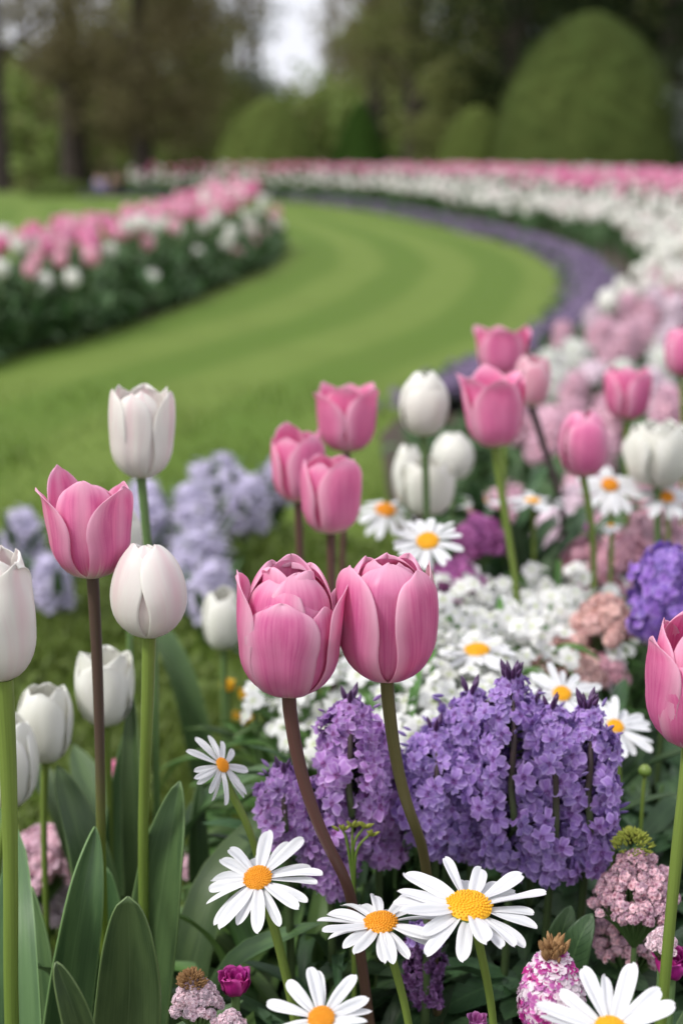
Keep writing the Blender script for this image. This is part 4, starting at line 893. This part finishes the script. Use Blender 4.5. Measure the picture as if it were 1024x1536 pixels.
link('florets', em.data('florets', 'edging_floret'), t)['kind'] = 'stuff'; link('foliage', el.data('foliage', 'tulip_leaf_far'), t)['kind'] = 'stuff'

# ------------------------------------------------------------------ bed tulips (templates, copied)
def tpl_tulip(mat, seed, top, Ht=.43, lowres=True):
    hd = MB()
    for pk in closed6(top, seed, tip=.05, notch=.03, rip=.04, jit=.08):
        kw = dict(pk); phi = kw.pop('phi'); hd.addm(tulip_petal(.026, .062, phi, nu=5, nv=7, **kw))
    lf = []
    rd = random.Random(seed)
    for i in range(3):
        a = rd.uniform(0, 6.3); out = np.array([math.cos(a), math.sin(a), 0]); L = rd.uniform(.22, .32)
        lf.append(tulip_leaf_piece([np.zeros(3), out * .03 + np.array([0, 0, L * .4]), out * .07 + np.array([0, 0, L * .8]), out * .13 + np.array([0, 0, L * .95])], .045, -out, .35, 3, 7, i))
    return hd.piece(), tube([(0, 0, 0), (.006, 0, Ht * .5), (0, 0, Ht)], [.004, .0035], 6, 6), lf, mat, Ht
TT = {}
for nm, mat, sd_, top in (('pink', 'rose_petal', 101, .85), ('pink2', 'rose_petal', 102, 1.05), ('pink3', 'pink_petal_bold', 103, .7), ('pale', 'pale_pink_petal', 104, .8), ('white', 'white_petal', 105, .75), ('white2', 'white_petal', 106, 1.0), ('blush', 'blush_petal', 107, .9)):
    TT[nm] = tpl_tulip(mat, sd_, top)
TM = {}
for nm, (hd, st, lf, mat, Ht) in TT.items():
    TM[nm] = (one(hd, 'flower_head', mat), one(st, 'stem', 'bluegreen_stem'), [one(l, 'leaf', 'tulip_leaf_far') for l in lf], Ht)
def bed_tulip(nm, x, y, h, label, group, rd, z=0.):
    hm, sm, lm, Ht = TM[nm]
    t = thing('tulip', label, 'tulip', (x, y, z), rd.uniform(0, 6.3), group); t.scale = (1.0, 1.0, 1.0)
    k = rd.uniform(1.0, 1.4); tl = roty(rd.uniform(-.15, .15)) @ rotx(rd.uniform(-.15, .15))
    link('flower_head', hm, t, M4(tl, (0, 0, h - .03), k)); link('stem', sm, t, Matrix.Diagonal((1, 1, (h - .03) / Ht, 1)))
    for l in lm: link('leaf', l, t, M4(np.eye(3), (0, 0, 0), min(1, h / .4)))
far_heads = {}
def mass_tulip(nm, x, y, h, rd):
    hd, st, lf, mat, Ht = TT[nm]; R_ = rotz(rd.uniform(0, 6.3))
    far_heads.setdefault(mat, MB()).addm(hd, R_, (x, y, h - .03), rd.uniform(1.05, 1.45), rd.random())
    g = far_heads.setdefault('tulip_leaf_far', MB())
    for l in lf[:2]: g.addm(l, R_, (x, y, 0), min(1.1, h / .36), rd.random())
    g.addm(st, R_ @ np.diag([1, 1, (h - .03) / Ht]), (x, y, 0), 1, .5)
rd = random.Random(31); pts = []
# left bed
cnt = 0
LBN = []
for q in range(4000):
    x = rd.uniform(-4.5, -.3); y = rd.uniform(4.6, 12.4)
    if not inside(x, y, LBED) or x < -.29 * y - .15: continue
    if any((x - a) ** 2 + (y - b) ** 2 < .082 ** 2 for a, b in LBN): continue
    LBN.append((x, y))
LBN.sort(key=lambda p: pdist(np.array([p[0]]), np.array([p[1]]), LB_FRONT)[0])
cand = []
for (x, y) in LBN:
    df = pdist(np.array([x]), np.array([y]), LB_FRONT)[0]
    nz = math.sin(x * 2.1 + y * 1.3) + rd.uniform(-.8, .8)
    if df < .12: nm = rd.choice(['white', 'white2', 'blush', 'pale']) if rd.random() < .5 else None; h = rd.uniform(.14, .33)
    elif df < .20: nm = rd.choice(['white', 'white2', 'pale', 'pink']); h = rd.uniform(.30, .42)
    else: nm = rd.choice(['pink', 'pink2', 'pink3', 'pale', 'pale']) if nz > -1.0 else rd.choice(['white', 'blush', 'pale', 'pink2']); h = rd.uniform(.33, .39) + max(0, y - 7) * .025
    if nm: cand.append((x, y, h, nm, df))
# bed foliage in front of the left bed
fm = MB(); rg = random.Random(12)
for q in range(9000):
    i = rg.random() * 38; i0 = int(i); p = LB_FRONT[i0] + (LB_FRONT[i0 + 1] - LB_FRONT[i0]) * (i - i0); tg = LB_FRONT[i0 + 1] - LB_FRONT[i0]; nn = np.array([-tg[1], tg[0]]); nn /= np.linalg.norm(nn)
    nn = nn if nn[0] < 0 else -nn
    dd = rg.uniform(.0, .6); p = p + nn * dd; h = min(.20, .06 + dd * .8)
    fm.addm(NA[q % 4] if q % 2 else OV[q % 4], rotz(rg.uniform(0, 6.3)) @ roty(-rg.uniform(.2, 1.4)), (p[0], p[1], rg.uniform(0, h)), rg.uniform(.07, .14), rg.random())
for q in range(12000):
    y = rg.uniform(1.25, 6.5); x = rg.uniform(-.02, .28 * y + .1)
    if not inside(x, y, BED): continue
    dq = pdist(np.array([x]), np.array([y]), EDGE)[0]
    if dq < .06 or (y > 3.4 and dq < .28): continue
    fm.addm(NA[q % 4] if q % 2 else OV[q % 4], rotz(rg.uniform(0, 6.3)) @ roty(-rg.uniform(.2, 1.4)), (x, y, rg.uniform(0, .04 + .10 * min(1, dq / .5))), rg.uniform(.05, .10), rg.random())
o = link('bed_foliage', fm.data('bed_foliage', 'tulip_leaf_far')); struct(o, 'stuff', 'dark green leaves filling the flower beds between and below the blooms', 'foliage')
nind = 0
for (x, y, h, nm, df) in cand:
    if nind < 130:
        col = 'white' if nm in ('white', 'white2', 'blush') else 'pink'
        bed_tulip(nm, x, y, h, f'blurred {col} tulip in the island bed on the lawn at left', f'{col} tulips in the left bed', rd); nind += 1
    else: mass_tulip(nm, x, y, h, rd)
# right and far bed
pts = []; occ = {}
def free(x, y, s):
    k = (int(x / s), int(y / s))
    for i in (-1, 0, 1):
        for j in (-1, 0, 1):
            for (a, b) in occ.get((k[0] + i, k[1] + j), ()):
                if (a - x) ** 2 + (b - y) ** 2 < s * s: return False
    occ.setdefault(k, []).append((x, y)); return True
E2 = EDGE[:133]
for q in range(60000):
    y = rd.uniform(4.6, 27.5); x = rd.uniform(-6.5, .27 * y + .2)
    if (y < 18 and x < -1) or x < -.1455 * y: continue
    if not inside(x, y, BED) or not free(x, y, .105 + .002 * y): continue
    pts.append((x, y))
P_ = np.array(pts); DD = pdist(P_[:, 0], P_[:, 1], E2)
right = []
for (x, y), dd in zip(pts, DD):
    if dd < .38 or dd > 3.6: continue
    nz = math.sin(x * 3.1 + y * 1.1) + rd.uniform(-1, 1)
    if dd < 1.15: nm = rd.choice(['white', 'white2', 'white', 'blush']); h = .25 + .13 * (dd - .38) + rd.uniform(-.05, .05)
    elif dd < 1.45: nm = rd.choice(['white', 'pale', 'pink', 'blush']); h = rd.uniform(.38, .46)
    else: nm = rd.choice(['pink', 'pink2', 'pink3', 'pink', 'pale']) if nz > -.9 else rd.choice(['pale', 'blush']); h = rd.uniform(.44, .53)
    if y > 17: h += .04
    right.append((y, x, h, nm))
right.sort()
nind = 0
for (y, x, h, nm) in right:
    if nind < 140:
        col = 'white' if nm in ('white', 'white2', 'blush') else 'pink'
        bed_tulip(nm, x, y, h, f'blurred {col} tulip in the curving bed beyond the purple edging at right', f'{col} tulips in the right bed', rd); nind += 1
    else: mass_tulip(nm, x, y, h, rd)
t = bpy.data.objects.new('tulip_border', None); C.objects.link(t); struct(t, 'stuff', 'long far border massed with pink and white tulips around the lawn', 'flower border')
for mat, mb in far_heads.items(): link('foliage' if mat == 'tulip_leaf_far' else 'flower_heads', mb.data('flower_heads', mat), t)['kind'] = 'stuff'

# --- hyacinths (mid right pinks, lavender clumps)
def hy_tpl(mat, seed, Ht=.17, R=.034, n=60):
    rd = random.Random(seed); m = MB()
    for k in range(n):
        f = (k + .5) / n; a = k * 2.4; pr = math.sin(min(1, (1 - f) * 1.25 + .18) * PI / 2) ** .7; o_ = np.array([math.cos(a), math.sin(a), 0])
        m.addm(FL6[k % 4], frame(o_ + np.array([0, 0, rd.uniform(-.1, .5) + f]), rd.random() * 6), o_ * R * .75 * pr + np.array([0, 0, Ht * (.35 + .65 * f)]), .018 * rd.uniform(.8, 1.2), rd.random())
    l = MB()
    for i in range(5):
        a = i * 1.257 + rd.uniform(-.3, .3); out = np.array([math.cos(a), math.sin(a), 0]); L = rd.uniform(.13, .18)
        l.addm(tulip_leaf_piece([np.zeros(3), out * .03 + np.array([0, 0, L * .5]), out * .07 + np.array([0, 0, L * .9])], .02, -out, .5, 3, 6, i))
    return m.data('flower_spike', mat), one(tube([(0, 0, 0), (0, 0, Ht * .95)], [.005, .004], 6, 4), 'stem', 'green_stem'), l.data('leaves', 'tulip_leaf_far')
HY = {c: hy_tpl(c + '_floret', i + 5) for i, c in enumerate(('lavender', 'blush', 'pearl', 'dusty', 'peach', 'orchid', 'white'))}
def hyacinth(c, x, y, h, label, group, rd):
    t = thing('hyacinth', label, 'hyacinth', (x, y, 0), rd.uniform(0, 6.3), group); k = rd.uniform(.9, 1.25); dz = h - .17 * k
    link('flower_spike', HY[c][0], t, M4(roty(rd.uniform(-.15, .15)) @ np.diag([1.15, 1.15, .74]), (0, 0, dz + .17 * k * .24), k)); link('stem', HY[c][1], t, Matrix.Diagonal((1, 1, h / .17, 1))); link('leaves', HY[c][2], t, M4(np.eye(3), (0, 0, 0), max(1, h / .17 * .8)))
CN = {'lavender': 'lavender-blue', 'blush': 'soft pink', 'pearl': 'pale lilac', 'dusty': 'dusky rose', 'peach': 'peach', 'orchid': 'orchid pink', 'white': 'white'}
occ = {}; rd = random.Random(91); hp = []
for q in range(9000):
    y = rd.uniform(1.65, 6.4); x = rd.uniform(.1, .27 * y + .08)
    if not inside(x, y, BED): continue
    dd = pdist(np.array([x]), np.array([y]), EDGE)[0]
    if dd < (.42 if y > 3.6 else (.27 if y > 2.3 else .12)) or not free(x, y, .108): continue
    hp.append((y, x, dd))
hp.sort()
for (y, x, dd) in hp[:290]:
    z_ = math.sin(x * 6) + math.sin(y * 3 + 1) + rd.uniform(-1, 1)
    c = rd.choice(['blush', 'pearl', 'blush', 'blush', 'dusty']) if z_ > -.4 else rd.choice(['pearl', 'white', 'white', 'pearl', 'blush'])
    if y < 2.3 and rd.random() < .3: c = rd.choice(['dusty', 'orchid'])
    hyacinth(c, x, y, rd.uniform(.26, .36) * min(1, .48 + dd * .62), f'blurred {CN[c]} hyacinth in the bed behind the pink tulips at right', f'{CN[c]} hyacinths in the right bed', rd)
# lavender clumps at the lawn edge
LAV = [(30, 800, 2.3), (60, 815, 2.25), (95, 790, 2.3), (110, 850, 2.15), (85, 870, 2.1), (5, 830, 2.3), (220, 760, 2.4), (250, 775, 2.35), (235, 810, 2.25), (270, 820, 2.2), (300, 800, 2.3), (215, 790, 2.3), (320, 835, 2.15), (285, 850, 2.1), (300, 770, 2.4), (310, 880, 2.0), 
       (310, 730, 2.7), (335, 720, 2.75), (355, 735, 2.65), (380, 715, 2.75), (400, 740, 2.6), (350, 760, 2.55), (395, 700, 2.85), (415, 720, 2.7), (325, 750, 2.6), (375, 755, 2.55), (420, 755, 2.5), (195, 775, 2.35)]
for (px, py, d) in LAV[::1]:
    if rd.random() < .32: continue
    py += rd.uniform(-6, 14)
    p = at(px, py, d); h = max(.10, p[2] + .055)
    hyacinth('lavender', p[0], p[1], h, 'pale lavender-blue hyacinth in the loose drift along the near edge of the lawn', 'lavender hyacinths at the lawn edge', rd)

# ------------------------------------------------------------------ clipped bushes
def topiary(name, label, px, ytop, wpx, d, mat, cone=False, seed=0, n=16000, leaf=.05):
    c = at(px, 258, d); x0 = c[0]; H = at(px, ytop, d)[2]; R = wpx * mpp(px, 250, d) / 2; rd_ = np.random.default_rng(seed)
    t = thing(name, label, 'bush', (x0, d, 0)); V = []; U = []; nu, nv = 48, 30
    def prof(v): return R * ((1 - v ** 2.3) ** .60 if not cone else (1 - v ** 1.6) ** .8)
    for j in range(nv):
        v = j / (nv - 1)
        for i in range(nu):
            a = 2 * PI * i / nu; r = prof(v) * (1 + .012 * math.sin(a * 5 + v * 5) + .010 * math.sin(a * 11 - v * 13)) * .96
            V.append((r * math.cos(a), r * math.sin(a), v * H * .98)); U.append((0, v, .5))
    m = MB(); m.add(V, gridq(nu, nv, True), U)
    q = OV[0]
    small = tulip_leaf_piece([(0, 0, 0), (.5, 0, .1), (1, 0, 0)], .5, (0, 0, 1), .2, 3, 3, 0)
    for k in range(n):
        v = rd_.random() ** .8 * .995; a = rd_.random() * 2 * PI; r = prof(v) * (1 + .012 * math.sin(a * 5 + v * 5) + .010 * math.sin(a * 11 - v * 13)) * (1 + .03 * math.sin(a * 9 + 3 * math.sin(v * 14)) * math.sin(v * 21 + a * 3)) * rd_.uniform(.93, 1.03)
        nr = np.array([math.cos(a), math.sin(a), .2 + 1.3 * v]) + rd_.normal(0, .28, 3)
        m.addm(small, frame(nr, rd_.random() * 6), (r * math.cos(a), r * math.sin(a), v * H), leaf * rd_.uniform(.6, 1.4), min(1, max(0, .5 + .35 * math.sin(a * 9 + 3 * math.sin(v * 14)) * math.sin(v * 21 + a * 3) + rd_.uniform(-.3, .3))))  # leaves lighter on bulges, darker in hollows: clump shading put into the colour
    link('foliage', m.data('foliage', mat, smooth=False), t)
    link('trunk', one(tube([(0, 0, -.1), (0, 0, H * .4)], [.08, .06], 8, 4), 'trunk', 'bark'), t)
topiary('clipped_bush', 'rounded clipped green dome bush behind the middle of the far tulip border', 403, 148, 164, 31, 'box_leaf', seed=1)
topiary('clipped_bush', 'dark green clipped cone bush to the right of the rounded dome', 540, 150, 98, 31.5, 'cone_leaf', True, 2, 12000)
topiary('clipped_bush', 'huge clipped dome bush rising above the border at right', 878, 18, 296, 29, 'yew_leaf', seed=3, n=30000)
topiary('clipped_bush', 'low rounded bush half behind the left side of the huge dome', 712, 160, 124, 31, 'box_leaf', seed=4, n=12000)
topiary('clipped_bush', 'low grassy hedge mound at the far end of the lawn on the left', 92, 270, 104, 27, 'yew_leaf', seed=5, n=6000)

# ------------------------------------------------------------------ trees
CARD = tulip_leaf_piece([(0, 0, 0), (.5, 0, .12), (1, 0, 0)], .55, (0, 0, 1), .2, 3, 3, 0)
def tree(label, px, d, H, trunk_r, clumps, mat, seed, leaf=.14, per=420, bark='bark', name='tree', zlow=.25, rad=3.0, clump=.9, lean=0., limbs=9, conic=False):
    x0 = (px - 512) / F * d / ray(512, 235)[1] * 1.0; rd_ = np.random.default_rng(seed); z0 = float(th(x0, d))
    t = thing(name, label, 'tree', (x0, d, z0)); m = MB()
    top = np.array([lean, 0, H]); m.addm(tube([(0, 0, -.2), (lean * .3, 0, H * .35), (lean * .7, 0, H * .7), top], [trunk_r * 1.35, trunk_r, trunk_r * .6, trunk_r * .12], 10, 14))
    cr = MB(); cs = []
    for k in range(clumps):
        f = (k + .5) / clumps; z = H * (zlow + (1 - zlow) * f); a = k * 2.4 + rd_.uniform(-.5, .5)
        pr = (1 - f) * .9 + .1 if conic else math.sin(PI * min(1, .18 + f * .8)) ** .6
        r = rad * pr * rd_.uniform(.35, 1.0); cs.append(np.array([r * math.cos(a) + lean * z / H, r * math.sin(a), z + rd_.uniform(-.4, .4)]))
    for k, c in enumerate(cs):
        if k % max(1, clumps // limbs) == 0: m.addm(tube([(lean * .8 * c[2] / H, 0, max(.4, c[2] * .72)), c * .6 + np.array([0, 0, c[2] * .36]), c], [trunk_r * .35, trunk_r * .2, trunk_r * .06], 6, 8))
        s = clump * rd_.uniform(.6, 1.25)
        for q in range(int(per * rd_.uniform(.6, 1.3))):
            v = rd_.normal(0, 1, 3); v *= s * rd_.random() ** .4 / np.linalg.norm(v) * np.array([1.15, 1.15, .75])
            cr.addm(CARD, frame(rd_.normal(0, 1, 3) + np.array([0, 0, .6]), rd_.random() * 6), c + v, leaf * rd_.uniform(.6, 1.5), rd_.random())
    link('trunk', m.data('trunk', bark), t); link('crown', cr.data('crown', mat, smooth=False), t)
    return t
tree('dark trunk filling the upper left corner under brown foliage', -3, 36, 11, .24, 26, 'brown_leaf', 1, zlow=.42, rad=3.2)
tree('dark-trunked tree with brown-olive leaves, second from the left edge', 112, 44, 13, .34, 38, 'brown_leaf', 2, zlow=.30, rad=4.0, clump=1.1)
tree('spreading copper-brown tree left of the sky gap', 215, 42, 10, .25, 44, 'brown_leaf', 3, zlow=.20, rad=2.9, clump=1.0)
tree('olive-green tree behind the copper-brown one, just left of the sky gap', 275, 50, 8.0, .2, 34, 'olive_leaf', 4, zlow=.15, rad=2.6)
tree('slender grey-green tree standing alone against the sky gap', 372, 56, 11, .16, 18, 'greygreen_leaf', 5, zlow=.38, rad=1.3, clump=.75, per=180)
tree('tall olive-brown tree with a dark trunk right of the sky gap', 622, 46, 12, .30, 44, 'olive_leaf', 6, zlow=.25, rad=2.4, clump=1.0, per=380)
tree('drooping brown-leaved tree just behind the dark cone bush', 560, 54, 12, .24, 36, 'brown_leaf', 7, zlow=.28, rad=2.3, clump=1.0, per=300)
tree('near-black evergreen to the left of the huge dome bush', 770, 40, 12, .3, 44, 'evergreen_leaf', 8, zlow=.08, rad=2.3, clump=1.1, per=420, name='evergreen_tree')
tree('near-black evergreen behind the right side of the huge dome bush', 1000, 37, 12, .3, 50, 'evergreen_leaf', 9, zlow=.05, rad=2.8, clump=1.2, per=420, name='evergreen_tree')
tree('dark evergreen at the back between the other two evergreens', 890, 44, 12, .3, 40, 'evergreen_leaf', 10, zlow=.2, rad=2.8, clump=1.2, per=350, name='evergreen_tree')
tree('young yellow-green tree behind the low bush in the middle', 680, 40, 3.4, .1, 20, 'olive_leaf', 11, zlow=.1, rad=1.3, clump=.6, per=260)
tree('grey-green bushy tree at the right edge behind the dome', 1045, 28, 2.2, .1, 12, 'greygreen_leaf', 12, zlow=.3, rad=.8, clump=.4, per=200, leaf=.09)
# far woodland mass with a dip for the sky gap
rd_ = np.random.default_rng(3); wm = {k: MB() for k in ('spring_leaf', 'olive_leaf', 'brown_leaf', 'yew_leaf')}
for k in range(760):
    px = rd_.uniform(-80, 1100); d = rd_.uniform(62, 88); x = (px - 512) / F * d * 1.03
    top = 2.9 + 1.6 * rd_.random() if 350 < px < 500 else (4.6 if 290 < px < 540 else 10)
    if px < 190: top = 5.4
    if 395 < px < 490: top = 3.4 + 1.0 * rd_.random()
    z = rd_.uniform(-1.4, top if k < 560 else min(top, 2.6)); g = 'spring_leaf' if (z < 3.6 and rd_.random() < .8) else rd_.choice(['olive_leaf', 'brown_leaf', 'yew_leaf', 'olive_leaf'])
    if 340 < px < 520: g = rd_.choice(['spring_leaf', 'olive_leaf', 'spring_leaf'])
    s = rd_.uniform(.9, 1.7)
    for q in range(130):
        v = rd_.normal(0, .5, 3) * s; wm[g].addm(CARD, frame(rd_.normal(0, 1, 3) + np.array([0, 0, .5]), 0), np.array([x, d, z]) + v, rd_.uniform(.25, .55), rd_.random())
tw = bpy.data.objects.new('distant_woodland', None); C.objects.link(tw); struct(tw, 'stuff', 'far woodland of mixed spring green and brown foliage beyond the garden', 'woodland')
for g, mb in wm.items(): link('foliage', mb.data('foliage', g, smooth=False), tw)['kind'] = 'stuff'
tm_ = MB()
for k in range(40):
    px = rd_.uniform(-40, 1060); d = rd_.uniform(58, 80); x = (px - 512) / F * d
    if 395 < px < 480: continue
    tm_.addm(tube([(x, d, -1.6), (x + rd_.uniform(-.3, .3), d, 4), (x + rd_.uniform(-.8, .8), d, 11)], [rd_.uniform(.12, .3), .14, .08], 7, 6))
link('trunks', tm_.data('trunks', 'bark'), tw)['kind'] = 'stuff'

# ------------------------------------------------------------------ people far off on the left
def skinbody(name, joints, edges, radii, mat, parent):
    me = bpy.data.meshes.new(name); me.from_pydata(joints, edges, []); o = link(name, me, parent)
    s = o.modifiers.new('skin', 'SKIN'); 
    for i, r in enumerate(radii): me.skin_vertices[0].data[i].radius = (r, r) if not isinstance(r, tuple) else r
    me.skin_vertices[0].data[0].use_root = True
    sub = o.modifiers.new('sub', 'SUBSURF'); sub.levels = 1; sub.render_levels = 1; me.materials.append(MATS[mat]); return o
def add_skin(me):
    if not me.skin_vertices:
        pass
def person(label, px, d, top, legs, rz=0., ph=0.):
    x = (px - 512) / F * d; t = thing('person', label, 'person', (x, d, float(th(x, d))), rz)
    J = [(0, 0, .93), (0, 0, 1.15), (0, 0, 1.38), (0, -.01, 1.50), (0, -.02, 1.60), (0, -.02, 1.72),
         (.18, 0, 1.38), (.24, .02, 1.10), (.22, -.10, .88), (.215, -.13, .80), (-.18, 0, 1.38), (-.24, .03, 1.10), (-.23, -.06, .87), (-.225, -.08, .79),
         (.09, 0, .88), (.10, -.04, .48), (.11, .02, .08), (.11, -.12, .04), (-.09, 0, .88), (-.10, .05, .48), (-.11, .12, .10), (-.11, 0, .04)]
    E = [(0, 1), (1, 2), (2, 3), (3, 4), (4, 5), (2, 6), (6, 7), (7, 8), (8, 9), (2, 10), (10, 11), (11, 12), (12, 13), (0, 14), (14, 15), (15, 16), (16, 17), (0, 18), (18, 19), (19, 20), (20, 21)]
    Rr = [(.15, .11), (.14, .10), (.15, .10), .055, .095, .07, .06, .045, .035, .04, .06, .045, .035, .04, .085, .06, .042, .035, .085, .06, .042, .035]
    def mk(name, idx, grow, mat):
        mp = {a: i for i, a in enumerate(idx)}; ed = [(mp[a], mp[b]) for a, b in E if a in mp and b in mp]
        me = bpy.data.meshes.new(name); me.from_pydata([J[i] for i in idx], ed, []); o = link(name, me, t); bpy.context.view_layer.objects.active = o
        o.modifiers.new('skin', 'SKIN')
        for i, a in enumerate(idx):
            r = Rr[a]; r = r if isinstance(r, tuple) else (r, r); me.skin_vertices[0].data[i].radius = (r[0] * grow, r[1] * grow)
        me.skin_vertices[0].data[0].use_root = True
        s = o.modifiers.new('smooth', 'SUBSURF'); s.levels = 1; s.render_levels = 1; me.materials.append(MATS[mat])
    mk('body', list(range(22)), 1., 'skin'); mk('jacket', [0, 1, 2, 6, 7, 8, 10, 11, 12], 1.16, top); mk('trousers', [0, 14, 15, 16, 18, 19, 20], 1.18, legs)
    hm = MB(); V = []; U = []
    for j in range(7):
        a = j / 6 * PI * .6
        for i in range(12): b = i * PI / 6; V.append((.108 * math.sin(a) * math.cos(b), .02 + .118 * math.sin(a) * math.sin(b), 1.655 + .125 * math.cos(a))); U.append((0, 0, .5))
    hm.add(V, gridq(12, 7, True), U); link('hair', hm.data('hair', 'hair'), t)
person('far-off person in a pink top and grey-blue trousers at the left edge of the lawn', 20, 50, 'cloth_pink', 'cloth_grey_blue', .3)
person('far-off person in a violet-blue jacket standing left of the far tulip border', 160, 52, 'cloth_violet', 'cloth_black', -.3)
person('far-off person in black clothes beside the one in violet-blue', 180, 50, 'cloth_black', 'cloth_black', .2)
person('far-off person in black standing at the left tip of the far tulip border', 192, 51, 'cloth_black', 'cloth_black', 1.2)
